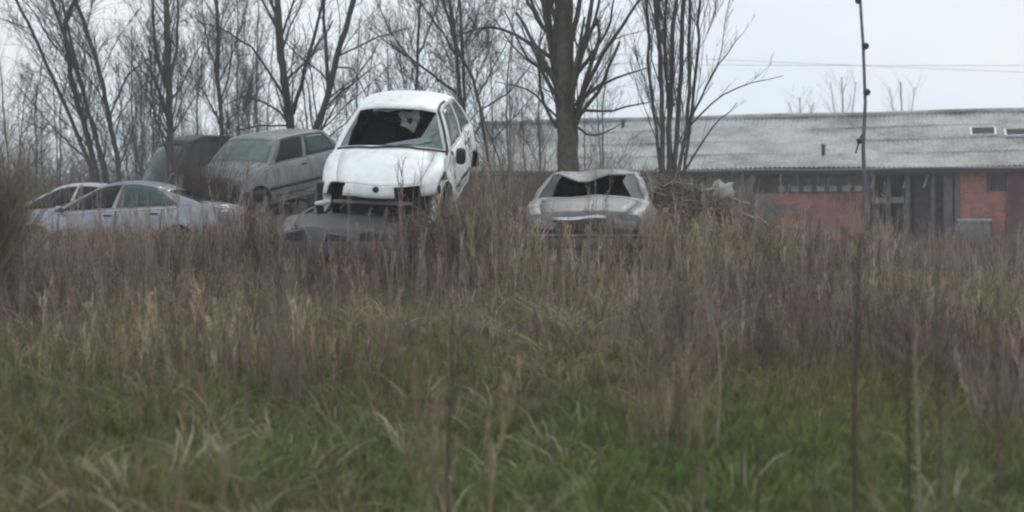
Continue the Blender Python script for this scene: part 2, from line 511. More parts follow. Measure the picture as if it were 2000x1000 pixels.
    def screen(front, f, v):
        u = 0 if front else 1
        top = roofp(u, f); bt = dkF(xA, f) if front else dkR(xC, f)
        p = bt.lerp(top, v); e = gh(u, v, 1)
        p.x += (1 if front else -1) * .02 * math.sin(math.pi * v)
        if abs(f) > .999: p = Vector((e.x, math.copysign(e.y, f), e.z))
        return p
    vw = np.array([0, .07, .2, .4, .6, .8, .93, 1.0])
    for front in (True, False):
        for f1, f2 in zip(fr, fr[1:]):
            for k, (v1, v2) in enumerate(zip(vw, vw[1:])):
                fm = abs((f1 + f2) / 2)
                inn = fm < .93 and 0 < k < len(vw) - 2
                tg = ('windshield' if front else 'rear_window') if inn else 'body'
                quad(tg, screen(front, f1, v1), screen(front, f2, v1), screen(front, f2, v2), screen(front, f1, v2))
    root = empty(name); root.location = pose[0]
    root.rotation_mode = 'XYZ'
    y_, p_, r_ = [R(a) for a in pose[1]]
    rm = Matrix.Rotation(y_, 3, 'Z') @ Matrix.Rotation(p_, 3, 'Y') @ Matrix.Rotation(r_, 3, 'X')
    root.rotation_euler = rm.to_euler('XYZ')
    tag(root, label, cat, group)
    windows = windows or {}
    made = {}
    for k, (v, f) in parts.items():
        base = ''.join(c for c in k if not (c.isdigit() or c == '-'))
        if base == 'window': nm, mm = 'side_window', windows.get(k, windows.get('side', M['glass']))
        elif base in ('windshield', 'rear_window'): nm, mm = base, windows.get(base, M['glass'])
        elif base == 'hood': nm, mm = 'hood', P.get('hood_mat', m_body)
        else: nm, mm = base, m_body
        if mm is None: continue
        o = pyobj(nm, v, f, mm, root, solid=.008 if nm.endswith(('window', 'shield')) else .014)
        if base in ('hood', 'door', 'boot_lid'):
            bm = bmesh.new(); bm.from_mesh(o.data)
            r_i = bmesh.ops.inset_region(bm, faces=bm.faces[:], thickness=.007, use_boundary=True, use_even_offset=True)
            bmesh.ops.delete(bm, geom=r_i['faces'], context='FACES')
            bm.to_mesh(o.data); bm.free()
        made.setdefault(nm, []).append(o)
    for q, s in [(q, s) for q in range(len(ds) - 1) for s in (1, -1)]:
        pass
    if doors:
        for o, (q, s) in zip(made.get('door', []), [(int(k[4]), 1 if not k.endswith('-1') else -1) for k in parts if k.startswith('door')]):
            x = ds[q] + .14; z = zb(x) - .11
            h = MB(); h.box(D(Vector((x, s * (yz(x, z) + .015), z))), (.15, .03, .028)).build('handle', M['black'], o, bevel=.006)
    # floor, firewall and dark inside
    if interior:
        ins = MB(); wi = W - .09
        for s in (1, -1):
            ins.grid([[D(Vector((x, s * wi * (.97 if z < .4 else 1), min(z, zb(x) - .05)))) for x in np.linspace(xC + .1, xA, 9)] for z in (.24, .45, .7, 1.0)])
        ins.grid([[D(Vector((x, y, .24))) for x in np.linspace(xr + .15, xf - .12, 9)] for y in (-wi + .14, 0, wi - .14)])
        ins.grid([[D(Vector((xA + .02, y, min(z, zb(xA) - .05)))) for y in (-wi, 0, wi)] for z in (.24, .6, 1.0)])
        ins.grid([[D(Vector((xC + .12, y, min(z, zb(xC) - .05)))) for y in (-wi, 0, wi)] for z in (.24, .6, 1.0)])
        for a_ in (af, ar):
            for s in (1, -1):
                ins.grid([[D(Vector((x, s * (W - .27), min(z, zb(x) - .06)))) for x in np.linspace(max(xr + .1, a_ - .36), min(xf - .08, a_ + .36), 7)] for z in (.24, .5, .9)])
        ins.build('interior_lining', M['innards'], root, solid=.01)
        eng = MB()
        eng.box(D(Vector(((xf + xA) / 2 - .02, 0, .44))), (xf - xA - .22, (W - .27) * 2, .34))
        eng.box(D(Vector(((xf + xA) / 2, .12, .62))), (.4, .5, .14))
        eng.build('engine', M['engine'], root, bevel=.03)
        dash = MB().box(D(Vector((xA - .16, 0, zb(xA) - .12))), (.34, 2 * wi - .1, .2)).build('dashboard', M['black'], root, bevel=.05)
        sw = MB(); c0 = Vector((xA - .42, .36, zb(xA) - .06)); ring = []
        for k in range(21):
            t = 2 * math.pi * k / 20
            ring.append(D(c0 + Vector((-.07 * math.sin(t), .18 * math.cos(t), .17 * math.sin(t)))))
        sw.tube(ring, .014, 6); sw.tube([D(c0), D(c0 + Vector((.25, 0, -.1)))], .02, 6)
        sw.tube([ring[0], ring[10]], .012, 5)
        sw.build('steering_wheel', M['black'], root)
        for s in (1, -1):
            seat = MB(); x0 = xA - .95
            seat.box(D(Vector((x0 + .2, s * .37, .42))), (.5, .48, .16))
            seat.box(D(Vector((x0 - .08, s * .37, .76))), (.13, .46, .58), Matrix.Rotation(R(-12), 3, 'Y'))
            so = seat.build('seat', M['innards'], root, bevel=.05)
            MB().box(D(Vector((x0 - .15, s * .37, 1.12))), (.09, .26, .17)).build('headrest', M['innards'], so, bevel=.04)
        rs = MB(); x0 = max(xC + .35, ar + .05)
        rs.box(D(Vector((x0 + .25, 0, .42))), (.45, 1.15, .16)); rs.box(D(Vector((x0, 0, .72))), (.13, 1.15, .5), Matrix.Rotation(R(-14), 3, 'Y'))
        rs.build('rear_seat', M['innards'], root, bevel=.05)
    ww = .17
    for k, (x, s) in enumerate(((af, 1), (af, -1), (ar, 1), (ar, -1))):
        if not wheels[k]: continue
        yc = s * (W - .10)
        t = MB(); t.lathe([(wr * .64, -.5 * ww), (wr * .9, -.52 * ww), (wr * .985, -.4 * ww), (wr, -.2 * ww), (wr, .2 * ww), (wr * .985, .4 * ww), (wr * .9, .52 * ww), (wr * .64, .5 * ww)], (x, yc, wr), n=28)
        to = t.build('wheel', M['tyre'], root, sharp=60)
        q = MB(); e = s * .42 * ww
        q.lathe([(0, e * .6), (.05, e * .75), (.06, e * .4), (wr * .40, e * .35), (wr * .5, e * .75), (wr * .6, e), (wr * .66, e * 1.05), (wr * .66, -e)], (x, yc, wr), n=24)
        q.build('rim', M['rim'], to)
    if extra: extra(root, dict(W=W, zb=zb, yz=yz, dkF=dkF, dkR=dkR, fpF=fpF, fpR=fpR, gh=gh, roofp=roofp, screen=screen, D=D, xf=xf, xr=xr, xA=xA))
    return root

def bumper(root, A, end, z1, z2, out, m_, wrap=.45, frm=-1, to=1):
    """a rail following the nose or tail, wrapping round the corners"""
    D = A['D']; fp = A['fpF'] if end > 0 else A['fpR']; xe = A['xf'] if end > 0 else A['xr']
    path = []
    for f in np.linspace(frm, to, 17):
        p = fp(float(f), .3); path.append(Vector((p.x, p.y, 0)))
    if wrap and frm == -1: path = [Vector((xe - end * wrap, -A['yz'](xe - end * wrap, (z1 + z2) / 2), 0))] + path
    if wrap and to == 1: path = path + [Vector((xe - end * wrap, A['yz'](xe - end * wrap, (z1 + z2) / 2), 0))]
    rows = []
    zm = (z1 + z2) / 2; h = (z2 - z1) / 2
    for i, p in enumerate(path):
        d = path[min(i + 1, len(path) - 1)] - path[max(i - 1, 0)]; n = Vector((d.y, -d.x, 0)).normalized()
        if n.dot(p - Vector((0, 0, 0))) < 0: n = -n
        rows.append([D(p + n * o + Vector((0, 0, zz))) for o, zz in ((-.03, z1), (out * .8, z1), (out, zm - h * .4), (out, zm + h * .4), (out * .8, z2), (-.03, z2))])
    return MB().grid(rows).build('bumper', m_, root, solid=.01)

def patch(root, A, name, end, f1, f2, t1, t2, off, m_):
    fp = A['fpF'] if end > 0 else A['fpR']
    rows = [[A['D'](fp(float(f), float(t)) + Vector((end * off, 0, 0))) for f in np.linspace(f1, f2, 7)] for t in np.linspace(t1, t2, 4)]
    return MB().grid(rows).build(name, m_, root, solid=.02)

def mirror(root, A, s, u=.04, m_=None):
    b_ = A['gh'](u, .08, s); p = A['D'](b_ + Vector((0, s * .10, .03)))
    o = MB().box(p, (.09, .17, .11)).build('mirror', m_ or M['black'], root, bevel=.03)
    return o

def strip(root, A, s, x1, x2, z, w, m_, name='trim_strip', zf=None):
    rows = []
    for x in np.linspace(x1, x2, 14):
        zz = z if zf is None else zf(x)
        rows.append([A['D'](Vector((x, s * (A['yz'](x, zz + dz) + .012), zz + dz))) for dz in (-w / 2, 0, w / 2)])
    return MB().grid(rows).build(name, m_, root, solid=.015)

# --- small hatchback dimensions (the white one)
HATCH = dict(W=.81, xf=1.60, xr=-1.80, af=1.20, ar=-1.25, wr=.285,
    belt=[(-1.8, .88), (-1.5, .97), (-.8, .95), (0, .925), (.75, .90), (1.2, .80), (1.6, .66)],
    top=[(-1.8, .90), (-1.5, .99), (.8, .965), (1.2, .87), (1.45, .77), (1.6, .68)],
    xA=.76, xC=-1.62, xa=.16, xc=-1.22, Yr=.54, doors=[-.62, .72],
    u=[(0, 'b'), (.07, '0'), (.46, 'b'), (.50, '1'), (.86, 'b'), (1, 'b')],
    roof=[(0, 1.345), (.15, 1.385), (.45, 1.40), (.75, 1.385), (1, 1.33)], crown=.065, bowf=.18, nose=.22)

def crease(p, amp, seed):
    a = abs(math.sin(p.x * 2.3 + p.y * 3.1 + seed)) + .6 * abs(math.sin(p.x * 5.1 - p.y * 4.3 + seed * 2)) + .4 * abs(math.sin(p.y * 8.7 + p.x * 2 + seed * 3))
    return amp * (a - .9)
def dents_white(p):
    p = p.copy()
    # crumpled corner of the wing on the viewer's right, dished bonnet
    d = (p - Vector((1.42, .72, .66))).length
    if d < .4: p.z += .05 * (1 - d / .4); p.y += .03 * (1 - d / .4)
    d = (p - Vector((.95, .74, .8))).length
    if d < .32: p.y -= .06 * (1 - d / .32) ** 2
    if p.x > .9 and p.z > .5: p.z += crease(p, .018, 2)
    elif p.z < 1.0: p.y += crease(Vector((p.z * 2, p.x, 0)), .015, 4)
    return p

def front_white(f, z):
    if z < .53: return None
    if -.92 < f < -.64 or (.4 < f < .78 and z < .65): return None
    return 'body'
HW = dict(HATCH); HW['front_tag'] = front_white
HW['W'] = .80
HW['cut'] = lambda x, s, t: (s > 0 and x > 1.22 and t < .66) or (s < 0 and x > 1.22 and t < .6)

def white_extra(root, A):
    D = A['D']; S = A['screen']
    def shard(poly, nm='broken_glass', m_=None):
        pts = [D(S(True, f, v) - Vector((.012, 0, 0))) for f, v in poly]
        c = sum(pts, Vector()) / len(pts)
        mb_ = MB(); mb_.v = pts + [c]; n = len(pts)
        mb_.f = [(i, (i + 1) % n, n) for i in range(n)]
        return mb_.build(nm, m_ or M['paleglass'], root, smooth=False, solid=.006)
    # left in the photo is f = -1
    shard([(-.93, .07), (-.78, .07), (-.80, .25), (-.86, .42), (-.83, .6), (-.9, .8), (-.93, .93)])
    shard([(-.25, .07), (-.1, .10), (.1, .09), (.3, .13), (.5, .12), (.64, .20), (.74, .22), (.78, .38), (.86, .45), (.87, .66), (.91, .8), (.93, .93), (.93, .3), (.93, .07), (.4, .07)])
    shard([(-.6, .93), (-.55, .85), (-.4, .88), (-.2, .84), (0, .89), (.2, .93)], m_=M['greenglass'])
    # black rubber seal of the windscreen, sprung loose on one side
    pts = [D(S(True, .95, v) + Vector((.02 + .05 * math.sin(v * 3.1), .02 + .035 * math.sin(v * 3), 0))) for v in np.linspace(-.12, 1.0, 12)]
    pts.append(D(A['roofp'](.12, .97) + Vector((0, 0, .02)))); pts.append(D(A['roofp'](.3, .98) + Vector((0, 0, .015))))
    MB().tube(pts, .017, 6).build('window_seal', M['black'], root)
    base = [D(S(True, float(f), .035) + Vector((.012, 0, .004))) for f in np.linspace(-.95, .95, 13)]
    MB().tube(base, .016, 6).build('window_seal', M['black'], root)
    # torn pale headlining hanging inside, with a hole
    c = Vector((.05, .12, 1.19)); ring = [(-.16, .10), (-.1, .13), (.0, .10), (.12, .17), (.14, .04), (.10, -.03), (.05, -.16), (-.03, -.09), (-.13, -.07), (-.1, .0)]
    mb_ = MB(); n = len(ring)
    for k, sc in ((0, 1), (1, .28)):
        mb_.v += [D(c + Vector((.03 * math.sin(i * 2.1), y * sc, z * sc))) for i, (y, z) in enumerate(ring)]
    mb_.f = [(i, (i + 1) % n, n + (i + 1) % n, n + i) for i in range(n)]
    mb_.build('torn_headlining', M['palecloth'], root, smooth=False, solid=.008)
    # badge recess, mirror, door seams
    bd = D(A['fpF'](0.02, .93) + Vector((.02, 0, .0)))
    MB().lathe([(0, .012), (.028, .012), (.036, 0), (.036, -.03)], (0, 0, 0), n=16).build('badge', M['black'], root).matrix_local = Matrix.Translation(bd) @ Matrix.Rotation(R(-90), 4, 'Z')
    o = MB().box(D(A['gh'](.05, 0, 1) + Vector((-.02, .13, -.05))), (.13, .12, .20)).build('mirror', M['black'], root, bevel=.04)
    MB().box(D(A['gh'](.05, 0, 1) + Vector((.0, .02, -.14))), (.05, .05, .3)).build('hinge_pillar', M['black'], root, bevel=.01)
    # exposed front: radiator, cross member, bumper iron, a lamp remnant
    MB().box((1.52, 0, .37), (.05, .98, .24)).build('radiator', M['engine'], root, bevel=.01)
    MB().box((1.69, -.05, .455), (.05, .95, .04)).build('cross_member', simple('grey_primer', (.22, .19, .2), .6), root, bevel=.008)
    rr3 = random.Random(4)
    for q in range(9):
        y0 = rr3.uniform(-.7, .7); z1 = rr3.uniform(.4, .52); p = [(1.5 + rr3.uniform(0, .15), y0 + rr3.uniform(-.08, .08) * k_, z1 - .07 * k_) for k_ in range(5)]
        MB().tube(p, rr3.uniform(.008, .02), 5).build('loose_cable', M['black'] if q % 2 else M['rim'], root)
    MB().box((1.66, 0, .27), (.06, 1.1, .06)).build('lower_beam', M['engine'], root, bevel=.01)
    hl = MB(); hl.box((1.50, -.66, .58), (.10, .20, .13)); hl.build('headlight', M['black'], root, bevel=.02)
    hl = MB(); hl.box((1.50, .60, .60), (.10, .26, .10)); hl.build('headlight', M['black'], root, bevel=.02)
    MB().tube([(1.6, -.76, .40), (1.66, -.66, .42), (1.66, -.56, .45)], [.02, .035, .02], 8).build('lamp_fragment', simple('white_plastic', (.7, .72, .7), .3), root)
    MB().tube([(1.55, -.78, .35), (1.62, -.74, .2), (1.64, -.6, .08), (1.6, -.4, .05)], .018, 6).build('bumper_strap', M['rim'], root)
    strip(root, A, 1, -.6, .7, .47, .05, M['black'])
    bumper(root, A, -1, .36, .56, .06, M['black'])
    for s in (1, -1): patch(root, A, 'tail_light', -1, s * .78, s * .96, .62, .98, .02, M['redlamp'])

car('white_hatchback', HW, M['white'], 'white hatchback with smashed windscreen and no bumper perched nose-down on a crushed car', 'car', None,
    ((-1.45, 17.46, .86), (-95.2, 13.0, -2.2)), windows={'windshield': None, 'side': M['greenglass'], 'rear_window': M['glass']},
    wheels=(0, 1, 0, 1), deform=dents_white, extra=white_extra)

# --- crushed dark car under the white one
def crush(k, zt=.70, seed=0):
    def f(p):
        p = p.copy()
        if p.z > zt: p.z = zt + (p.z - zt) * k + .03 * math.sin(p.x * 5 + seed) * math.cos(p.y * 4 + seed)
        if p.z > .5: p.z += crease(p, .05, seed)
        p.y += .4 * crease(Vector((p.z * 2, p.x, 0)), .05, seed + 1)
        return p
    return f
SED = dict(W=.81, xf=2.05, xr=-2.15, af=1.30, ar=-1.32, wr=.30,
    belt=[(-2.15, .86), (-1.9, .93), (-1.0, .94), (0, .93), (.9, .93), (1.6, .86), (2.05, .74)],
    top=[(-2.15, .90), (-1.9, .98), (-1.5, 1.0), (.9, .98), (1.5, .92), (2.05, .78)],
    xA=.88, xC=-1.55, xa=.18, xc=-1.02, Yr=.575, doors=[-1.0, -.16, .84],
    u=[(0, 'b'), (.06, '0'), (.42, 'b'), (.46, '1'), (.80, 'b'), (1, 'b')],
    roof=[(0, 1.31), (.2, 1.345), (.5, 1.35), (.8, 1.33), (1, 1.29)], crown=.045, bowf=.12, nose=.07)

def crushed_extra(root, A):
    patch(root, A, 'grille', 1, -.10, .26, .66, .90, .02, M['black'])
    for s, g in ((1, 0), (-1, 0)): patch(root, A, 'headlight', 1, s * .48, s * .86, .68, .92, .015, M['black'])
    fr_ = MB()
    for (a, b_, c, d) in ((-.12, .66, -.12, .93), (.28, .66, .28, .93), (-.12, .93, .28, .93), (-.5, .95, -.34, .70), (-.5, .95, -.78, .95)):
        fr_ = MB(); fr_.tube([A['D'](A['fpF'](a, b_) + Vector((.05, 0, 0))), A['D'](A['fpF'](c, d) + Vector((.05, 0, 0)))], .009, 6)
        fr_.build('frame_bar', M['rim'], root)
    bumper(root, A, 1, .30, .47, .06, M['dark'])
car('crushed_car', dict(SED, W=.83, xr=-1.95, xf=2.0, belt=[(-1.95, .72), (.9, .75), (1.5, .66), (2.0, .54)], top=[(-1.95, .75), (.9, .80), (1.5, .74), (2.0, .58)]), paint('dull_blue_grey_paint', (.09, .094, .10), (.12, .115, .10), .7, .5, .1, rust=.3),
    'flattened dark grey car in the weeds with the white hatchback standing on it', 'car', 'crushed cars at the bottom of stacks',
    ((-1.80, 17.2, -.0), (-97, 0, 0)), wheels=(1, 1, 1, 1), windows={'windshield': None, 'side': None, 'rear_window': None},
    deform=crush(.45, .74, 1), extra=crushed_extra)

# --- grey saloon with sagging roof
def sag(p):
    p = p.copy()
    if p.z > 1.15:
        k = (p.z - 1.15) / .2
        fx = math.exp(-((p.x - .30) / .42) ** 2); c = (p.y + .13) / .34
        p.z -= k * .15 * fx * max(0, 1 - abs(c)) * 1.15 if abs(c) < 1 else 0
        p.z -= k * .03 * fx * max(0, 1 - abs(p.y - .25) / .25) if abs(p.y - .25) < .25 else 0
    if p.z > .55: p.z += crease(p, .022, 5)
    p.y += crease(Vector((p.z * 2, p.x, 0)), .02, 2)
    return p
def grey_extra(root, A):
    for s in (1, -1):
        patch(root, A, 'headlight', 1, s * .50, s * .90, .62, .86, .015, M['lamp'])
    patch(root, A, 'grille', 1, -.46, .46, .60, .82, .018, M['black'])
    patch(root, A, 'chrome_trim', 1, -.55, .40, .86, .93, .03, M['chrome'])
    bumper(root, A, 1, .40, .50, .05, M['grey']); bumper(root, A, 1, .505, .535, .06, M['rim'])
    patch(root, A, 'tail_light', -1, -.9, -.5, .6, .9, .02, M['redlamp']); patch(root, A, 'tail_light', -1, .5, .9, .6, .9, .02, M['redlamp'])
    bumper(root, A, -1, .42, .56, .08, M['black'])
    # dusty side of the screen still in its frame
    S = A['screen']
    gm = glass('grimy_glass', (.07, .08, .08), .6, .5)
    for poly in ([(-.93, .07), (-.66, .07), (-.70, .5), (-.72, .93), (-.93, .93)], [(.93, .07), (.72, .07), (.68, .3), (.63, .6), (.76, .93), (.93, .93)]):
        pts = [A['D'](S(True, f, v)) for f, v in poly]; n = len(pts); mb_ = MB(); mb_.v = pts + [sum(pts, Vector()) / n]
        mb_.f = [(i, (i + 1) % n, n) for i in range(n)]; mb_.build('broken_glass', gm, root, smooth=False, solid=.006)
car('grey_saloon', SED, M['grey'], 'dull grey saloon with its roof caved in over the empty windscreen', 'car', None,
    ((1.08, 17.46, 0), (-97, -.3, 0)), windows={'windshield': None, 'side': M['glass'], 'rear_window': glass('grimy_rear_glass', (.05, .055, .055), .55, .4)}, deform=sag, extra=grey_extra)

# --- silver saloons on the left
SILV = dict(W=.88, xf=2.3, xr=-2.06, af=1.38, ar=-1.36, wr=.32,
    belt=[(-2.06, .98), (-1.85, 1.035), (-1.2, 1.0), (0, .955), (.95, .90), (1.6, .84), (2.2, .66)],
    top=[(-2.06, 1.02), (-1.9, 1.07), (-1.7, 1.08), (.95, .97), (1.6, .90), (2.2, .72)],
    xA=1.05, xC=-1.78, xa=.30, xc=-.98, Yr=.55, doors=[-1.05, -.18, .90],
    u=[(0, 'b'), (.045, '0'), (.40, 'b'), (.43, '1'), (.86, 'b'), (1, 'b')],
    roof=[(0, 1.32), (.12, 1.385), (.3, 1.43), (.5, 1.44), (.7, 1.42), (.88, 1.365), (1, 1.29)], crown=.05, bowf=.2, nose=.2)
def silver_extra(root, A):
    for s in (1, -1):
        patch(root, A, 'tail_light', -1, s * .62, s * .97, .66, .93, .02, M['lamp']); patch(root, A, 'headlight', 1, s * .55, s * .95, .66, .95, .02, M['lamp'])
        strip(root, A, s, -1.9, 1.9, .5, .04, M['silver']); 
    mirror(root, A, 1, m_=M['silver'])
    patch(root, A, 'grille', 1, -.3, .3, .7, .9, .02, M['black'])
    bumper(root, A, 1, .32, .55, .05, M['silver']); bumper(root, A, -1, .34, .58, .06, M['silver'])
    # brighter waist moulding under the windows
    zb = A['zb']; strip(root, A, 1, -1.35, .9, 0, .022, M['chrome'], 'waist_moulding', lambda x: zb(x) - .02)
car('silver_saloon', SILV, M['silver'], 'silver saloon seen side-on with green-tinted rear window, parked deep in weeds', 'car', 'silver saloons on the left',
    ((-7.12, 24.6, .0), (171, 0, 0)), windows={'windshield': M['glass'], 'side': M['glass'], 'window11': M['greenglass'], 'rear_window': M['glass']}, extra=silver_extra)
car('pale_saloon', SILV, M['pale_silver'], 'pale silver saloon half hidden behind the side-on silver one', 'car', 'silver saloons on the left',
    ((-8.9, 27.4, .06), (176, 0, 0)), windows={'windshield': M['paleglass'], 'side': M['glass'], 'rear_window': M['glass']}, extra=silver_extra)

# --- grey hatchback on a stack
HB = dict(HATCH, af=1.13, W=.76, xf=1.47, xr=-1.85, wr=.275,
    belt=[(-1.85, .90), (-1.5, .95), (0, .93), (.75, .92), (1.1, .86), (1.47, .74)],
    top=[(-1.85, .92), (-1.5, .97), (.8, .96), (1.1, .92), (1.47, .78)],
    xA=.74, xC=-1.72, xa=.24, xc=-1.36, Yr=.57, u=[(0, 'b'), (.06, '0'), (.43, 'b'), (.475, '1'), (.90, 'b'), (1, 'b')], doors=[-.42, .70],
    roof=[(0, 1.325), (.15, 1.35), (.5, 1.36), (.85, 1.345), (1, 1.30)], nose=.06, crown=.05, bowf=.1)
def hatch_extra(root, A):
    for s in (1, -1):
        patch(root, A, 'headlight', 1, s * .55, s * .95, .60, .88, .02, M['lamp']); patch(root, A, 'tail_light', -1, s * .8, s * .97, .55, .95, .02, M['redlamp'])
        strip(root, A, s, -1.0, .85, .50, .055, M['black']); strip(root, A, s, -.95, .85, .30, .03, M['grey_green'], 'sill_trim')
    patch(root, A, 'grille', 1, -.5, .5, .62, .86, .018, M['black'])
    bumper(root, A, 1, .34, .52, .07, M['black']); bumper(root, A, -1, .34, .52, .07, M['black']); mirror(root, A, -1)
    D = A['D']
    for s in (1, -1):
        MB().tube([D(A['gh'](u, 1, s) + Vector((0, 0, .012))) for u in np.linspace(0.02, .98, 9)], .012, 6).build('drip_rail', M['chrome'], root)
    MB().tube([D(A['gh'](0, v, 1) + Vector((.012, .012, 0))) for v in np.linspace(.02, 1, 6)], .018, 6).build('pillar_trim', M['rim'], root)
hb = car('grey_hatchback', HB, M['grey_green'], 'grey-green three-door hatchback tilted nose-down on top of another wreck', 'car', None,
    ((-5.07, 27.5, 1.033), (-116, 9.6, -1.5)), windows={'windshield': M['paleglass'], 'side': M['paleglass'], 'window01': M['innards'], 'window11': M['greenglass'], 'rear_window': M['paleglass']}, extra=hatch_extra)
hb.scale = (1.087,) * 3
car('flattened_car', dict(SED, xr=-1.9), M['dark'], 'dark flattened wreck underneath the tilted grey-green hatchback', 'car', 'crushed cars at the bottom of stacks',
    ((-5.15, 27.6, .0), (-117, 0, 0)), wheels=(1, 1, 1, 1), windows={'windshield': None, 'side': None, 'rear_window': None}, deform=crush(.75, .80, 3))

# --- dark van among the trees
VAN = dict(W=.94, xf=2.15, xr=-2.4, af=1.45, ar=-1.35, wr=.33, sill=.3,
    belt=[(-2.4, 1.25), (0, 1.25), (1.2, 1.22), (1.6, 1.1), (2.15, .92)], top=[(-2.4, 1.26), (1.2, 1.28), (1.6, 1.2), (2.15, .98)],
    xA=1.40, xC=-2.36, xa=.72, xc=-2.28, Yr=.78, doors=[-.55, .3, 1.3], u=[(0, 'b'), (.05, '0'), (.27, 'b'), (.32, '1'), (.52, 'b'), (.56, '2'), (.8, 'b'), (1, 'b')],
    roof=[(0, 2.55), (.1, 2.68), (.5, 2.72), (1, 2.68)], crown=.06, bowf=.1)
def van_extra(root, A):
    for s in (1, -1):
        patch(root, A, 'headlight', 1, s * .6, s * .95, .6, .85, .02, M['lamp']); mirror(root, A, s)
    patch(root, A, 'grille', 1, -.5, .5, .6, .85, .02, M['black']); bumper(root, A, 1, .35, .6, .07, M['black'])
car('dark_van', VAN, M['darkgreen'], 'dark van behind the bare tree trunks beside the grey-green hatchback', 'van', None,
    ((-7.2, 31.0, .02), (-138, 0, 0)), windows={'windshield': M['greenglass'], 'side': simple('blue_grey_blind', (.07, .08, .12), .5), 'rear_window': M['glass']}, extra=van_extra)

# ------------------------------------------------------------------ the long shed
ZE, ZR, DEPTH = E0.z, 5.12, 5.0
shed_root = empty('brick_shed', shed(10, -DEPTH, 0))
tag(shed_root, 'long low red brick shed under a pale grey corrugated roof', 'shed')
def SH(mb_, name, m_, parent=shed_root, **kw):
    o = mb_.build(name, m_, None, **kw); o.parent = parent
    off = shed_root.location if parent == shed_root else Vector((0, 0, 0))
    if parent == shed_root: o.matrix_parent_inverse = Matrix.Translation(-shed_root.location)
    return o
rot = Matrix.Rotation(math.atan2(UB.y, UB.x), 3, 'Z')
def sbox(mb_, s1, s2, d1, d2, z1, z2):
    mb_.box(shed((s1 + s2) / 2, (d1 + d2) / 2, (z1 + z2) / 2), (s2 - s1, abs(d2 - d1), z2 - z1), rot); return mb_
def s_of(px):  # distance along the wall for a photo column
    k = (px - 1000) / F; return (k * E0.y - E0.x) / (UB.x - k * UB.y)
S0, S1 = -10.6, 32.0
# corrugated roof
rm_, nt, b = mat('fibre_cement_roof')
n1 = noise(nt, .5, 6, .7, mscale=(1, 1, 3)); n2 = noise(nt, 6, 5, .7)
r1 = ramp(nt, n1.outputs['Fac'], [(.34, (.19, .185, .165)), (.46, (.34, .345, .33)), (.60, (.48, .485, .475))])
r2 = ramp(nt, n2.outputs['Fac'], [(.35, (.75, .75, .72)), (.65, (1.1, 1.1, 1.1))])
nt.links.new(mixc(nt, 1, r1.outputs[0], r2.outputs[0], 'MULTIPLY'), b.inputs['Base Color']); b.inputs['Roughness'].default_value = .85
def roof_side(d_e, d_r):
    rows = []; nc = int((S1 - S0) / .0295)
    ss = np.linspace(S0, S1, nc)
    nrow = 4
    for r_ in range(nrow):
        for e in (0, 1):
            t = (r_ + e) / nrow
            lift = .028 if e == 0 and r_ > 0 else (0 if e == 0 else -.004)
            rows.append([shed(s, d_e + (d_r - d_e) * t, ZE + (ZR - ZE) * t + lift + .024 * math.sin(2 * math.pi * s / .177) + .03 * math.sin(s * .55 + r_)) for s in ss])
    return rows
mbr = MB(); mbr.grid(roof_side(0, -DEPTH)); 
roof = SH(mbr, 'roof', rm_, sharp=60)
mbr = MB(); mbr.grid([[shed(s, d, z) for s in np.linspace(S0, S1, 20)] for d, z in ((-2 * DEPTH, ZE), (-DEPTH - .01, ZR - .01))]); SH(mbr, 'rear_roof', rm_)
def rpt(s, t, up=0):
    n = Vector((NB.x * (ZR - ZE), NB.y * (ZR - ZE), DEPTH)).normalized()
    return shed(s, -DEPTH * t, ZE + (ZR - ZE) * t) + n * up
def sub(o, mb_, name, m_, **kw):
    c = mb_.build(name, m_, None, **kw); c.parent = o; return c
MBc = MB(); MBc.tube([rpt(s, 1.0, .05) + Vector((0, 0, .02 * math.sin(s * .8))) for s in np.linspace(S0, S1, 60)], .11, 8); sub(roof, MBc, 'ridge_cap', rm_)
tilt = rot @ Matrix.Rotation(-math.atan2(ZR - ZE, DEPTH) * -1, 3, 'X')
def on_roof(px, py):  # s, t of a photo pixel on the roof plane
    o = Vector((0, 0, CZ)); p = at(px, py, 50); d = p - o
    a, b_, c = rpt(0, 0), rpt(1, 0), rpt(0, 1); n = (b_ - a).cross(c - a)
    q = o + d * ((a - o).dot(n) / d.dot(n)); s = (q - a).dot(UB); t = (q.z - ZE) / (ZR - ZE); return s, t
white_m = simple('pale_zinc', (.5, .52, .54), .5)
for px, py, w, h in ((1920, 262, .78, .62), (1984, 264, .66, .55)):
    s, t = on_roof(px, py)
    c = rpt(s, t, .09)
    f_ = MB().box(c, (w + .16, h + .16, .10), tilt); sk = sub(roof, f_, 'skylight', white_m, bevel=.01)
    g_ = MB().box(rpt(s, t, .148), (w, h, .02), tilt); sub(sk, g_, 'pane', simple('dark_skylight', (.03, .035, .04), 1.0))
for px, py, h in ((1608, 303, .35), (1018, 256, .35), (1217, 250, .3)):
    s, t = on_roof(px, py); t = min(t, .985)
    v_ = MB(); p = rpt(s, t); v_.tube([p, p + Vector((0, 0, h))], .07, 8); v_.tube([p + Vector((0, 0, h)), p + Vector((0, 0, h + .07))], [.13, .05], 8); sub(roof, v_, 'vent_pipe', M['black'])
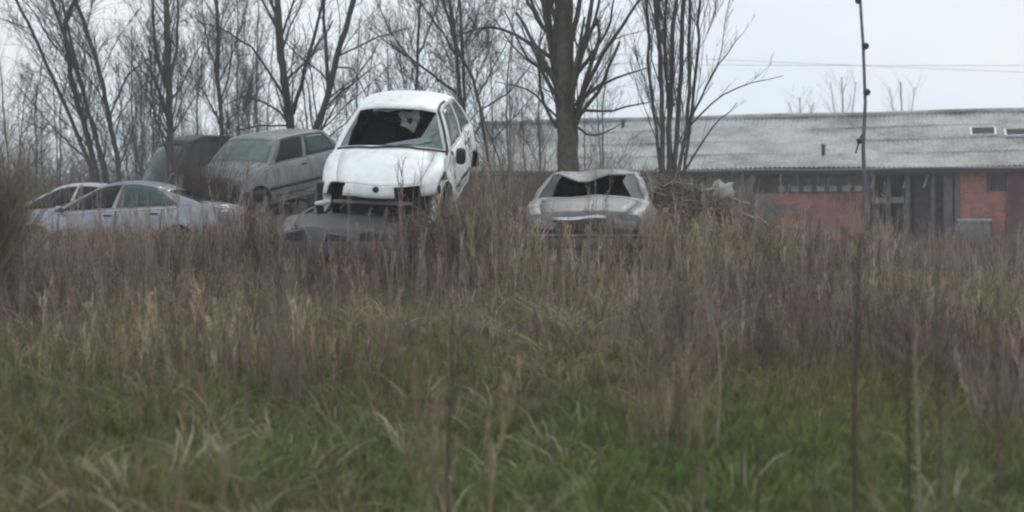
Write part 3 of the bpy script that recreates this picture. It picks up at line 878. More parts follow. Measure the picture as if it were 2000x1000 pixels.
# walls
bm_, nt, b = mat('red_brick')
tcn = nt.nodes.new('ShaderNodeTexCoord'); mpn = nt.nodes.new('ShaderNodeMapping'); mpn.inputs['Rotation'].default_value = (R(90), 0, 0)
sepr = nt.nodes.new('ShaderNodeVectorRotate'); sepr.rotation_type = 'Z_AXIS'; sepr.inputs['Angle'].default_value = -math.atan2(UB.y, UB.x)
bt = nt.nodes.new('ShaderNodeTexBrick'); bt.inputs['Scale'].default_value = 1.0
bt.inputs['Color1'].default_value = (.38, .125, .095, 1); bt.inputs['Color2'].default_value = (.25, .09, .072, 1); bt.inputs['Mortar'].default_value = (.30, .19, .17, 1)
bt.inputs['Brick Width'].default_value = .25; bt.inputs['Row Height'].default_value = .075; bt.inputs['Mortar Size'].default_value = .01
nt.links.new(tcn.outputs['Object'], sepr.inputs['Vector']); nt.links.new(sepr.outputs[0], mpn.inputs[0]); nt.links.new(mpn.outputs[0], bt.inputs['Vector'])
mpn.inputs['Rotation'].default_value = (R(-90), 0, 0)
nb = noise(nt, .9, 6, .7); rb = ramp(nt, nb.outputs['Fac'], [(.38, (.45, .50, .52)), (.5, (.9, .9, .9)), (.62, (1.25, 1.15, 1.1))])
nt.links.new(mixc(nt, 1, bt.outputs['Color'], rb.outputs[0], 'MULTIPLY'), b.inputs['Base Color']); b.inputs['Roughness'].default_value = .9
plaster = simple('grey_green_render', (.17, .175, .15), .9, scale=2)
darkred = simple('dark_red_boards', (.11, .045, .05), .85, scale=3)
tim = simple('dark_weathered_timber', (.055, .05, .048), .9)
def zy(px, py):
    s = s_of(px); p = shed(s, -.5, 0); return CZ + (446 - py) / F * p.y
wd1, wd2 = -.5, -.75
def wallpiece(px1, px2, z1, z2, m_, name='wall', d1=wd1, d2=wd2):
    return SH(sbox(MB(), s_of(px1), s_of(px2), d1, d2, z1, z2), name, m_, smooth=False)
zt = ZE + .12
wallpiece(905, 1372, 0, zt, plaster)
wallpiece(1374, 1468, 0, zt, plaster)
wallpiece(1510, 1688, 0, zy(1600, 375), bm_)
wallpiece(1468, 1510, 0, zy(1490, 378), plaster)
wallpiece(1872, 1928, .9, zt, bm_)
wallpiece(1966, 2110, 0, zt, darkred)
wallpiece(1928, 1966, .9, zy(1947, 374), bm_)
SH(sbox(MB(), s_of(2112), S1 - .3, wd1, wd2, 0, zt), 'wall', bm_, smooth=False)
SH(sbox(MB(), s_of(1872), s_of(1935), -.3, -.75, 0, .88), 'plinth', simple('pale_plinth', (.17, .165, .15), .9), smooth=False)
SH(sbox(MB(), s_of(1870), s_of(1937), -.27, -.75, .88, .97), 'plinth_cap', simple('pale_cap', (.36, .35, .33), .9), smooth=False)
wallpiece(1937, 1964, 0, .9, bm_)
# far wall, gables, floor inside
SH(sbox(MB(), S0 + .3, S1 - .3, -9.3, -9.5, 0, zt), 'wall', plaster, smooth=False)
for s in (S0 + .1, S1 - .3):
    g = MB(); b0 = [shed(s, -.5, 0), shed(s, -9.5, 0), shed(s, -9.5, zt), shed(s, -5, ZR - .12), shed(s, -.5, zt)]
    g.v = b0 + [p + UB * .2 for p in b0]; g.f = [(0, 1, 2, 3, 4), (5, 6, 7, 8, 9)] + [(i, (i + 1) % 5, 5 + (i + 1) % 5, 5 + i) for i in range(5)]
    SH(g, 'gable', bm_, smooth=False)
# eaves board and gutter
SH(sbox(MB(), S0, S1, -.02, -.06, ZE - .24, ZE - .03), 'eaves_board', tim, smooth=False)
SH(MB().tube([shed(s, .06, ZE - .09 + .02 * math.sin(s)) for s in np.linspace(S0, S1, 30)], .055, 8), 'gutter', simple('grey_gutter', (.09, .095, .10), .5))
SH(sbox(MB(), s_of(1374), s_of(1870), -.5, -.62, ZE - .3, ZE + .05), 'lintel', tim, smooth=False)
# window strip above the brick: dim panes over pale ones, with mullions
zA, zB, zC = zy(1600, 374), zy(1600, 361), ZE - .3
pale = simple('pale_infill_panel', (.34, .34, .31), .8); dim = glass('dusty_green_glass', (.08, .10, .09), .8, .3)
st_ = MB(); sbox(st_, s_of(1512), s_of(1688), -.58, -.60, zA, zB); ws = SH(st_, 'window', pale, smooth=False)
sub(ws, sbox(MB(), s_of(1512), s_of(1688), -.58, -.60, zB + .005, zC), 'pane', dim, smooth=False)
mu = MB()
for px in np.linspace(1512, 1688, 8): sbox(mu, s_of(px) - .09, s_of(px) + .09, -.50, -.575, zA, zC)
sbox(mu, s_of(1512), s_of(1688), -.505, -.572, zB - .03, zB + .03); sbox(mu, s_of(1512), s_of(1688), -.46, -.60, zA - .06, zA)
sub(ws, mu, 'frame', tim, smooth=False)
def win(px1, px2, py1, py2):
    z1, z2 = zy((px1 + px2) / 2, py2), zy((px1 + px2) / 2, py1); s1, s2 = s_of(px1), s_of(px2); z2 = min(z2, ZE - .1)
    o = SH(sbox(MB(), s1, s2, -.62, -.64, z1, z2), 'window', M['glass'], smooth=False)
    f_ = MB(); sbox(f_, s1, s1 + .07, -.52, -.6, z1, z2); sbox(f_, s2 - .07, s2, -.52, -.6, z1, z2); sbox(f_, s1 + .07, s2 - .07, -.522, -.6, z1, z1 + .06); sbox(f_, (s1 + s2) / 2 - .03, (s1 + s2) / 2 + .03, -.53, -.6, z1 + .06, z2)
    sub(o, f_, 'frame', tim, smooth=False)
win(1930, 1964, 340, 374); win(1470, 1508, 345, 378)
wallpiece(1929, 1965, zy(1947, 340), zt, bm_)
# louvred vent on the brick
lv = MB()
for k in range(5): sbox(lv, s_of(1512), s_of(1558) - (k % 2) * .12, -.44, -.5, zy(1535, 418) + k * .085, zy(1535, 418) + k * .085 + .045)
SH(lv, 'louvre', simple('blue_grey_louvre', (.16, .18, .23), .6), smooth=False)
# open bay posts
for px, w in ((1692, .2), (1735, .13), (1772, .16), (1822, .13), (1852, .3), (1870, .18)):
    SH(sbox(MB(), s_of(px) - w / 2, s_of(px) + w / 2, -.45, -.45 - w, 0, ZE - .2), 'post', simple('weathered_post', (.10, .085, .10), .85), smooth=False)
SH(sbox(MB(), s_of(1700), s_of(1765), -.60, -.66, 1.55, 1.75), 'rail', simple('pale_rail', (.19, .17, .18), .85), smooth=False)
SH(sbox(MB(), s_of(1785), s_of(1868), -1.2, -1.28, 0, ZE - .3), 'door', simple('plum_boards', (.085, .06, .07), .9), smooth=False)
brk_ = MB()
pbm = simple('pale_brace', (.4, .4, .42), .7)
for px in (1707, 1772, 1812): SH(MB().tube([shed(s_of(px), -.5, ZE - .3), shed(s_of(px) - .15, -.5, ZE - .75)], .03, 5), 'brace', pbm)

# ------------------------------------------------------------------ pole and overhead cables
pole = empty('steel_pole', (at(1690, 500, 30).x, 30, 0)); tag(pole, 'thin leaning steel pole with round black fittings in front of the shed', 'pole')
pp = [at(px, py, 30) for px, py in ((1692, 505), (1690, 400), (1686, 290), (1690, 200), (1686, 90), (1680, 0), (1675, -90))]
pp[0].z = -.1
def PO(mb_, name, m_):
    o = mb_.build(name, m_, None); o.parent = pole; o.matrix_parent_inverse = Matrix.Translation(-pole.location); return o
PO(MB().tube(pp, [.042, .042, .044, .036, .034, .032, .03], 10), 'shaft', simple('grey_steel', (.12, .125, .14), .5, .4))
for px, py, r_ in ((1690, 90, .085), (1693, 180, .085), (1679, 275, .07), (1676, 2, .07)):
    c = at(px, py, 30 - .06)
    PO(MB().lathe([(0, -r_), (r_ * .7, -r_ * .75), (r_, -r_ * .1), (r_ * .9, r_ * .5), (r_ * .45, r_ * .85), (0, r_)], c, 'z', 14), 'insulator', M['black'])
PO(MB().tube([at(1684, 262, 30), at(1678, 275, 30), at(1671, 300, 30)], .02, 6), 'bracket', M['black'])
cabm = simple('cable_black', (.12, .12, .13), .6)
for k, (pyl, pyr, Y) in enumerate(((86, 128, 62), (20, 141, 62))):
    pts = []
    for t in np.linspace(-.5, 1.5, 30):
        p = at(0 + 2000 * t, pyl + (pyr - pyl) * t + 14 * math.sin(math.pi * t), Y); pts.append(p)
    o = MB().tube(pts, .008, 5).build('overhead_cable', cabm)
    tag(o, ['upper overhead cable crossing the sky above the shed roof', 'lower overhead cable crossing the sky above the shed roof'][k], 'cable', 'overhead cables')

# ------------------------------------------------------------------ bare trees
GREYB = (.112, .102, .093); GREENB = (.125, .115, .09)
def grow(cl, rng, p, d, L, r, lvl, maxl, colr, up=.25, dens=1.0, spread=.6):
    n = max(3, int(L / (.32 if lvl < 2 else .16)) + 2); n = min(n, 9)
    pts = [np.array(p, float)]; dd = np.array(d, float); dd /= np.linalg.norm(dd)
    for i in range(n - 1):
        dd = dd + rng.normal(0, .09 + .03 * lvl, 3) + np.array([0, 0, up * .12]); dd /= np.linalg.norm(dd)
        pts.append(pts[-1] + dd * L / (n - 1))
    rad = r * np.linspace(1, .35, n)
    v, f = tube_arr(pts, rad, 5 if r > .03 else 3)
    cl.add(v, f, np.array(colr) * rng.uniform(.8, 1.2))
    if lvl < maxl: sprout(cl, rng, np.array(pts), rad, L, lvl, maxl, colr, up, dens, spread)

def sprout(cl, rng, pts, rad, L, lvl, maxl, colr, up, dens, spread, lo=.15):
    k = int(rng.poisson(max(.1, dens * L * (6.4, 9.5, 11, 8)[min(lvl, 3)] )))
    n = len(pts)
    for _ in range(k):
        t = rng.uniform(lo, .98) * (n - 1); i = int(t); fr_ = t - i; p = pts[i] * (1 - fr_) + pts[min(i + 1, n - 1)] * fr_
        ax = pts[min(i + 1, n - 1)] - pts[i]; ax /= np.linalg.norm(ax) + 1e-9
        sd = rng.normal(0, 1, 3); sd -= ax * sd.dot(ax); sd /= np.linalg.norm(sd) + 1e-9
        d = ax * rng.uniform(.5, 1.1) + sd * spread * rng.uniform(.7, 1.4) + np.array([0, 0, up])
        r0 = np.interp(t, range(n), rad); rr = max(.0042, r0 * rng.uniform(.25, .5))
        ll = L * rng.uniform(.22, .48) * (1.15 - .5 * t / (n - 1)); ll = min(ll, 2.4 if lvl == 0 else 1.4)
        if ll < .1: continue
        grow(cl, rng, p, d, ll, rr, lvl + 1, maxl, colr, up, dens, spread)

def tree(label, Y, stems, colr=GREYB, seed=0, maxl=3, dens=1.0, limbs=(), group='bare trees behind the cars', ext=3.0, spread=.6, up=.25, name='bare_tree'):
    """stems: [(pixel polyline, width px bottom, width px top)] traced, stood at depth Y and carried on above the frame"""
    rng = np.random.default_rng(seed); tr, cr_ = Cloud(), Cloud()
    base = None
    for pl, w0, w1 in list(stems) + [(l[0], l[1], l[2]) for l in limbs]:
        is_limb = any(pl is l[0] for l in limbs)
        pts = []
        dy = 0.0 if not is_limb else 0.0; slope = rng.normal(0, .35) if is_limb else rng.normal(0, .06)
        p0 = at(*pl[0], Y)
        for (px, py) in pl:
            q = at(px, py, Y); q2 = at(px, py, Y + slope * (q - p0).length); pts.append(np.array(q2))
        if base is None: base = pts[0].copy(); base[2] = 0
        if not is_limb and pts[0][2] > -.05:
            pts[0] = pts[0]; pts = [np.array([pts[0][0] * .9 + base[0] * .1, pts[0][1], -.08])] + pts if pts[0][2] > .2 else pts
            pts[0][2] = -.08
        if pl[-1][1] < 20 and not is_limb:
            d = pts[-1] - pts[-2]; d /= np.linalg.norm(d); d[2] = abs(d[2]) + .3; d /= np.linalg.norm(d); e = pts[-1] + d * ext * .5; e[0] += rng.normal(0, .2); pts.append(e); pts.append(e + d * ext * .5)
            w1_ = w1 * .3
        else: w1_ = w1
        pts = np.array(pts); seg = np.linalg.norm(np.diff(pts, axis=0), axis=1); s = np.concatenate([[0], np.cumsum(seg)])
        m_ = max(8, int(s[-1] / .3)); sn = np.linspace(0, s[-1], m_)
        P_ = np.stack([np.interp(sn, s, pts[:, k]) for k in range(3)], 1)
        P_[1:-1] = (P_[:-2] + 2 * P_[1:-1] + P_[2:]) / 4
        P_[1:-1] += rng.normal(0, .012, P_[1:-1].shape)
        rad = np.interp(sn / s[-1], [0, .6, 1], [w0 * .84, (w0 + w1) / 2 * .8, w1_ * .75]) / F * Y / 2
        if w0 > 30: rad = rad * (1 + .22 * np.exp(-sn / .5))
        v, f = tube_arr(P_, rad, 14 if w0 > 30 else 7)
        if w0 > 30:
            ang = np.arctan2(v[:, 1] - np.repeat(P_[:, 1], 14), v[:, 0] - np.repeat(P_[:, 0], 14))
            c3 = np.repeat(P_, 14, 0); v = c3 + (v - c3) * (1 + .07 * np.sin(ang * 5 + v[:, 2] * .8) + .04 * np.sin(ang * 11 + 1))[:, None]
        (cr_ if is_limb else tr).add(v, f, colr)
        sprout(cr_, rng, P_, rad * .8, s[-1] * .8, 0, maxl, colr, up, dens * (.75 if not is_limb else 1), spread, lo=.22)
    root = empty(name, tuple(base)); tag(root, label, 'tree', group)
    for cl, nm in ((tr, 'trunk'), (cr_, 'crown')):
        o = cl.build(nm, M['bark'], root, smooth=True); o.matrix_parent_inverse = Matrix.Translation(-Vector(base))
    return root

tree('many-stemmed bare tree fanning out above the silver saloon', 28.5, [
    ([(185, 345), (137, 229), (85, 111), (55, 44), (20, -20)], 11, 4), ([(192, 345), (150, 200), (130, 100), (126, 40), (148, -10)], 15, 7),
    ([(232, 340), (229, 307), (207, 192), (178, 85), (148, 0)], 13, 7), ([(212, 345), (165, 190), (140, 100), (100, 0)], 10, 5), ([(205, 345), (175, 230), (150, 130), (118, -10)], 9, 4)],
    GREYB, 1, dens=.8, limbs=[([(215, 225), (250, 140), (300, 110)], 5, 2)])
tree('straight dark trunk rising behind the dark van', 27.6, [([(332, 350), (331, 250), (328, 130), (324, 0)], 19, 11)], GREYB, 2, dens=.85,
    limbs=[([(325, 172), (302, 90), (298, -20)], 9, 5), ([(334, 150), (350, 70), (346, -20)], 8, 5)])
tree('slim straight tree between the dark van and grey-green hatchback', 29.5, [([(436, 430), (429, 330), (432, 230), (424, 140), (427, 60), (421, -10)], 12, 7)], GREYB, 3, dens=1.0,
    limbs=[([(430, 200), (455, 120), (450, 40)], 5, 2), ([(427, 140), (400, 70), (395, 0)], 4, 2)])
tree('bare tree with arching side branches above the grey-green hatchback roof', 30.6, [([(572, 262), (560, 200), (548, 100), (542, -10)], 22, 12)], GREYB, 4, dens=.85,
    limbs=[([(572, 222), (592, 148), (621, 44), (634, -20)], 11, 6), ([(560, 235), (520, 195), (470, 188), (430, 210)], 6, 2), ([(556, 190), (500, 100), (440, 55), (385, 42)], 7, 2),
           ([(553, 160), (600, 120), (650, 40)], 6, 3), ([(562, 245), (505, 245), (440, 262)], 5, 2)])
tree('forked bare tree leaning right between the two hatchbacks', 30.3, [([(608, 275), (628, 220), (641, 190), (652, 130), (670, 75), (694, -10)], 20, 8)], GREYB, 5, dens=.85,
    limbs=[([(640, 190), (640, 120), (630, 40), (636, -20)], 11, 6), ([(642, 205), (690, 160), (745, 122)], 6, 2), ([(660, 110), (740, 70), (800, 55)], 5, 2), ([(650, 130), (690, 130), (716, 190)], 4, 2)])
tree('thin bare tree directly behind the white hatchback roof', 30.0, [([(812, 300), (813, 170), (816, 60), (821, -10)], 8, 5)], GREYB, 6, dens=.8,
    limbs=[([(812, 130), (760, 60), (735, 0)], 5, 2), ([(815, 110), (850, 30), (860, -20)], 4, 2)])
tree('twin-stemmed bare tree right behind the white hatchback', 28.0, [([(912, 330), (903, 215), (891, 100), (876, -10)], 11, 6), ([(916, 330), (907, 200), (905, 100), (896, -10)], 9, 5)], GREYB, 7, dens=.85,
    limbs=[([(892, 180), (815, 125), (720, 55)], 7, 2), ([(893, 110), (860, 60), (820, 0)], 5, 3)])
tree('slender bare tree slanting left beside the white hatchback', 26.5, [([(957, 330), (936, 207), (930, 168), (908, 118), (885, 80), (868, 0)], 9, 4), ([(984, 330), (958, 270), (940, 220)], 5, 3)], GREYB, 8, dens=.9,
    limbs=[([(932, 190), (985, 90), (1000, 60)], 4, 2), ([(938, 215), (1000, 180), (1040, 120)], 4, 2)])
tree('largest tree, thick mossy trunk standing behind the grey saloon', 26.0, [([(1108, 420), (1108, 330), (1106, 250), (1101, 120), (1100, -10)], 52, 34), ([(1096, 200), (1078, 90), (1062, -10)], 22, 15)], GREENB, 9, dens=.55, ext=5, maxl=3,
    limbs=[([(1084, 118), (1020, 72), (960, 45), (890, 70)], 11, 3), ([(1080, 80), (1040, 22), (1018, -25)], 12, 6), ([(1088, 250), (1055, 192), (1050, 110), (1057, 60)], 9, 3),
           ([(1126, 205), (1178, 105), (1230, 30), (1262, -20)], 12, 5), ([(1126, 200), (1180, 160), (1265, 132)], 9, 3), ([(1126, 215), (1195, 218), (1290, 195)], 8, 2),
           ([(1118, 170), (1148, 60), (1158, -25)], 16, 9), ([(1112, 90), (1130, 20), (1134, -25)], 16, 10), ([(1122, 245), (1160, 270), (1215, 240)], 7, 2), ([(1090, 230), (1030, 170), (970, 160)], 6, 2),
           ([(1124, 150), (1190, 60), (1200, -10)], 9, 4), ([(1095, 150), (1030, 120), (985, 20)], 7, 3)])
tree('clump of upright slender stems left of the shed roof', 24.5, [
    ([(1297, 350), (1291, 150), (1280, -10)], 13, 7), ([(1305, 350), (1310, 150), (1319, -10)], 13, 7), ([(1318, 345), (1330, 150), (1336, -10)], 13, 8), ([(1292, 350), (1270, 160), (1262, -10)], 9, 5),
    ([(1335, 340), (1362, 130), (1368, -10)], 9, 5), ([(1322, 345), (1345, 230), (1349, -10)], 10, 6), ([(1310, 345), (1298, 100), (1302, -10)], 8, 5)], GREYB, 10, dens=.6, spread=.35, up=.5,
    limbs=[([(1348, 245), (1400, 190), (1450, 165), (1530, 148)], 5, 1.5), ([(1351, 225), (1405, 120), (1455, 60)], 5, 1.5), ([(1340, 330), (1390, 250), (1440, 200)], 6, 2)])
# thinner trees further back, each its own
rng = np.random.default_rng(77)
where = ['far left edge', 'behind the brown bush', 'left of the fanning stems', 'above the pale saloon', 'in front of the van roof', 'left of the straight dark trunk', 'right of the straight dark trunk',
         'over the grey-green hatchback bonnet', 'between the arching and forked trees', 'left of the white hatchback roof', 'over the white hatchback roof', 'right of the white hatchback', 'left of the thick trunk', 'close right of the thick trunk', 'between thick trunk and stem clump', 'beyond the slanting slender tree']
for k, px in enumerate((18, 62, 105, 262, 290, 300, 378, 468, 505, 700, 770, 985, 1045, 1165)):
    Y = 34 + rng.uniform(0, 9); lean_ = rng.normal(0, 28); tp = rng.uniform(-10, 90) if k > 2 else rng.uniform(70, 160)
    tree('thin far bare tree ' + where[k], Y, [([(px, 440), (px + lean_ * .3 + 5, 330), (px + lean_ * .5 - 4, 210), (px + lean_ * 1.3, tp)], 5.5, 2.5), ([(px + 6, 440), (px + 16 - lean_ * .3, 300), (px + 18 - lean_ * .6, 200), (px + 30 - lean_, tp + 50)], 4.5, 2), ([(px - 4, 440), (px - 16 - lean_ * .3, 320), (px - 34 + lean_ * .4, tp + 70)], 4, 1.5)],
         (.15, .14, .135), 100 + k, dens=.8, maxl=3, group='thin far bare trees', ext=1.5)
for k, (px, py) in enumerate(((1650, 150), (1765, 160), (1568, 190))):
    tree(['hazy far tree just left of the steel pole above the shed ridge', 'hazy far tree right of the steel pole above the shed ridge', 'faintest hazy far tree over the middle of the shed ridge'][k], 120,
         [([(px, 450), (px, 300), (px - 6, py)], 7, 3), ([(px, 320), (px + 14, 230), (px + 22, py + 10)], 4, 2), ([(px, 320), (px - 18, 230), (px - 28, py + 10)], 4, 2)], (.12, .12, .12), 200 + k, dens=.42, maxl=2, group='hazy far trees', ext=0)

# ------------------------------------------------------------------ vegetation
rng = np.random.default_rng(5)
GT = [grass_template(rng) for _ in range(10)]
GT_long = [grass_template(rng, 8, .008, .6, 1.2) for _ in range(8)]
ST = [stalk_template(rng, rng.integers(6, 12)) for _ in range(16)]
CT = [cane_template(rng) for _ in range(10)]
def field(n, y1, y2, margin=1.12, rng=rng, pw=1.0):
    y = y1 + (y2 - y1) * rng.uniform(0, 1, n) ** pw
    x = rng.uniform(-1, 1, n) * (.385 * y * margin + 1.7)
    return x, y
def pos3(x, y): return np.stack([x, y, gz(x, y) - .02], 1)
def px_of(x, y): return 1000 + F * x / y

# where living grass shows between the dead stems
def lush(x, y):
    v = 0
    for cx, cy, r_, a in ((-2.7, 8.2, 1.3, 1.3), (-1.0, 10.6, .9, .9), (2.1, 10.6, .9, 1.0), (2.4, 8.6, 1.2, 1.1), (3.2, 9.6, .8, .9), (-3.6, 9.6, 1.1, 1.0), (-1.9, 7.4, .9, .7), (-.2, 13.2, .7, .6), (.4, 7.6, 1.1, .8), (-1.6, 9.6, .6, .5)):
        v = v + a * np.exp(-((x - cx) ** 2 + ((y - cy) * 1.1) ** 2) / r_ ** 2)
    return v
# green grass
x, y = field(48000, 5.6, 16.5, pw=1.15)
g = .35 * fbm(x, y * 1.3, 3, .9) + lush(x, y) - .35; keep = rng.uniform(0, 1, len(x)) < np.clip(.62 + .5 * g - np.clip((y - 10) * .16, 0, .55), .07, 1)
x, y, g = x[keep], y[keep], g[keep]; k = len(x)
colr = vary(rng, [(.175, .208, .062), (.21, .228, .075), (.15, .19, .06), (.23, .22, .10)], k)
mixo = np.clip(.25 - .8 * g + rng.normal(0, .2, k) + np.clip((y - 9) * .12, -.2, .6), 0, 1)[:, None]
patch_ = np.clip(.5 + fbm(x, y, 21, .7), 0, 1)[:, None]; colr = colr * (1 + (patch_ - .5) * np.array([-.25, .1, -.2]))
colr = colr * (1 - mixo) + vary(rng, [(.25, .195, .125), (.19, .15, .09)], k) * mixo
c = Cloud(); c.scatter(GT, pos3(x, y), rng.uniform(.09, .25, k), rng.uniform(.20, .38, k), colr, rng)
tag(c.build('grass', M['grass']), 'green grass growing through dead stems in the near field', 'grass', kind='stuff')
# long dry straw
x, y = field(2700, 5.8, 16); k = len(x); g = fbm(x, y, 9, .8)
keep = rng.uniform(0, 1, k) < np.clip(.5 + g, .05, 1); x, y = x[keep], y[keep]; k = len(x)
c = Cloud(); c.scatter(GT_long, pos3(x, y), rng.uniform(.22, .48, k), rng.uniform(.3, .6, k), vary(rng, [(.38, .33, .21), (.30, .25, .16), (.20, .22, .09)], k), rng, .25)
tag(c.build('dry_grass', M['grass']), 'long bleached dry grass bending among the green', 'dry grass', kind='stuff')
# dead weed stalks: heights follow what the photograph shows above them
PXT = [-200, 0, 60, 440, 480, 560, 600, 735, 790, 865, 1000, 1050, 1250, 1290, 1500, 1560, 1740, 1790, 2000, 2300]
PYT = [442, 442, 444, 438, 425, 446, 454, 452, 412, 388, 392, 436, 430, 415, 442, 438, 446, 486, 488, 480]
def top_h(x, y):
    px = px_of(x, y); yt = np.interp(px, PXT, PYT)
    yt = np.where(y < 14.5, np.maximum(yt, np.interp(y, [9, 11, 14.5], [640, 560, 476])), yt)
    return np.clip(CZ + (446 - yt) / F * y - gz(x, y), .12, 1.6)
BR = [(.29, .21, .15), (.36, .275, .20), (.21, .15, .112), (.30, .245, .185), (.15, .115, .092), (.45, .36, .28), (.18, .125, .10)]
def weeds(n, y1, y2, lo, hi, name, label, cat, pal=BR, tmp=ST, clump=0.0, sd=1, wid=(.5, 1.0), pw=1.0, thick=1.0):
    global rng
    x, y = field(n, y1, y2, pw=pw); g = fbm(x, y, sd, 1.3)
    kp = rng.uniform(0, 1, n) < np.clip(.62 + g * (1.6 + clump) - .55 * lush(x, y), .04, 1); x, y, g = x[kp], y[kp], g[kp]; k = len(x)
    h = top_h(x, y) * rng.uniform(lo, hi, k) * (1 + .12 * g)
    g2 = fbm(x, y * .8, sd + 40, .9)[:, None]; cc = vary(rng, pal, k, .22) * (1 + .9 * np.clip(g2, -.5, .7) * np.array([.6, .66, .52])) * np.where(g2 > .1, np.array([1.0, 1.0, .92]), np.array([1.0, .96, .97]))
    c = Cloud(); c.scatter(tmp, pos3(x, y), h, h * rng.uniform(*wid, k) * thick, np.clip(cc, .01, .6), rng, .12)
    return tag(c.build(name, M['weed']), label, cat, kind='stuff')
weeds(12000, 9.6, 16.2, .4, 1.08, 'dead_weeds', 'dense brown dead weed stalks filling the middle of the field', 'weeds', sd=1, thick=1.1, pw=.75)
weeds(2300, 6.0, 11.5, .25, 1.0, 'sparse_weeds', 'thin brown stalks scattered through the near grass', 'weeds', pal=[BR[q] for q in (0, 2, 4, 6)], sd=2, clump=.8, thick=.7)
weeds(7000, 16.2, 23.8, .5, 1.0, 'far_weeds', 'brown weeds around the wrecked cars', 'weeds', sd=3, thick=1.2) if False else None

def in_car(x, y):
    bad = np.zeros(len(x), bool)
    for cx, cy, yaw, L, Wd in ((-1.6, 17.3, -92, 2.15, .92), (1.13, 17.46, -96.5, 2.2, .95), (-7.12, 24.6, 171, 2.4, 1.0), (-8.9, 27.4, 176, 2.4, 1.0), (-5.1, 27.5, -117, 2.1, .95), (-7.2, 31.0, -138, 2.5, 1.1)):
        a = R(yaw); dx, dy = x - cx, y - cy; u = dx * math.cos(a) + dy * math.sin(a); v = -dx * math.sin(a) + dy * math.cos(a)
        bad |= (abs(u) < L) & (abs(v) < Wd)
    return bad
x, y = field(10500, 15.2, 24.5); ok = ~in_car(x, y); x, y = x[ok], y[ok]; k = len(x)
h = top_h(x, y) * rng.uniform(.5, 1.02, k)
c = Cloud(); c.scatter(ST, pos3(x, y), h, h * rng.uniform(.55, 1.1, k), vary(rng, BR, k, .2), rng, .14)
x, y = field(1300, 12.8, 17.5); ok = ~in_car(x, y); x, y = x[ok], y[ok]; k = len(x)
h = top_h(x, y) * 1.0 * (1 + rng.exponential(.38, k).clip(0, .9))
c.scatter(ST, pos3(x, y), h, h * rng.uniform(.3, .6, k), vary(rng, [(.30, .23, .19), (.36, .29, .25)], k), rng, .1)
x, y = field(900, 9.5, 15.5); px = px_of(x, y); ok = rng.uniform(0, 1, len(x)) < np.where(px > 950, .9, .35); x, y = x[ok], y[ok]; k = len(x)
h = top_h(x, y) * (1.0 + rng.exponential(.22, k).clip(0, .6)); c.scatter(ST, pos3(x, y), h, h * rng.uniform(.25, .5, k), vary(rng, [(.30, .23, .18), (.22, .165, .13), (.40, .33, .27)], k), rng, .13)
tag(c.build('far_weeds', M['weed']), 'brown weeds and stalks standing round the wrecked cars', 'weeds', kind='stuff')
# thicket behind the cars
PXK = [-200, 0, 120, 430, 470, 620, 880, 905, 1000, 1120, 1290, 1400, 1500, 1600, 2400]
PYK = [350, 350, 350, 350, 405, 400, 372, 338, 334, 345, 352, 395, 440, 455, 462]
x, y = field(3600, 19.5, 33); ok = ~in_car(x, y); x, y = x[ok], y[ok]
px = px_of(x, y); hmax = np.clip(CZ + (446 - np.interp(px, PXK, PYK)) / F * y, .3, 2.6)
front = (px < 470) & (y < 28.6); hmax = np.where(front, np.minimum(hmax, CZ + (446 - 462) / F * y), hmax)
front = (px > 425) & (px < 660) & (y < 27); hmax = np.where(front, np.minimum(hmax, np.clip(CZ + (446 - 405) / F * y, .3, 1.2)), hmax)
k = len(x); h = np.maximum(hmax, .3) * rng.uniform(.6, 1.04, k)
c = Cloud(); c.scatter(CT, pos3(x, y), h, h * rng.uniform(.6, 1.0, k), vary(rng, [(.19, .15, .115), (.145, .115, .09), (.24, .19, .14), (.17, .15, .10)], k), rng, .15)
tag(c.build('thicket', M['weed']), 'tangled brown thicket of brambles and brush behind the cars', 'thicket', kind='stuff')
# rough growth further off towards the shed and the horizon
x, y = field(5200, 33, 49); px = px_of(x, y); ok = ~((px > 1700) & (y > 37) & (rng.uniform(0, 1, len(x)) < .9)); x, y = x[ok], y[ok]; k = len(x)
h = rng.uniform(.25, .75, k) * np.where(px_of(x, y) < 1450, 2.2, .8)
c = Cloud(); c.scatter(CT, pos3(x, y), h, h * .9, vary(rng, [(.16, .14, .115), (.12, .105, .09)], k), rng, .15)
x, y = field(2500, 52, 140); ok = px_of(x, y) < 950; x, y = x[ok], y[ok]; k = len(x); h = rng.uniform(2, 5.5, k)
c.scatter(CT, pos3(x, y), h, h * .6, vary(rng, (.13, .12, .115), k), rng, .12)
tag(c.build('undergrowth', M['weed']), 'rough brown undergrowth running back towards the shed and far hedge', 'undergrowth', kind='stuff')

# ------------------------------------------------------------------ single plants
def bush(name, label, px, Y, htop, wid, n, palette, seed, cat='bush', group=None, tmp=None, w0=None):
    r = np.random.default_rng(seed); x0 = (px - 1000) / F * Y; z0_ = float(gz(x0, Y))
    root_p = np.array([x0, Y, z0_]); c = Cloud()
    p = np.stack([r.normal(0, wid * .28, n), r.normal(0, wid * .28, n), np.full(n, -.03)], 1)
    h = htop * r.uniform(.5, 1.0, n) * np.exp(-(np.hypot(p[:, 0], p[:, 1]) / wid) ** 2)
    c.scatter(tmp or CT, p, h, np.full(n, w0 or wid) * r.uniform(.5, 1, n), vary(r, palette, n), r, .2)
    o = c.build(name, M['weed']); o.location = root_p; tag(o, label, cat, group); return o
bush('brown_bush', 'tall dense brown bush at the left edge in front of the silver saloons', -72, 12.5, 2.05, .6, 360, [(.22, .18, .12), (.18, .15, .10), (.26, .21, .15)], 11, w0=.6)
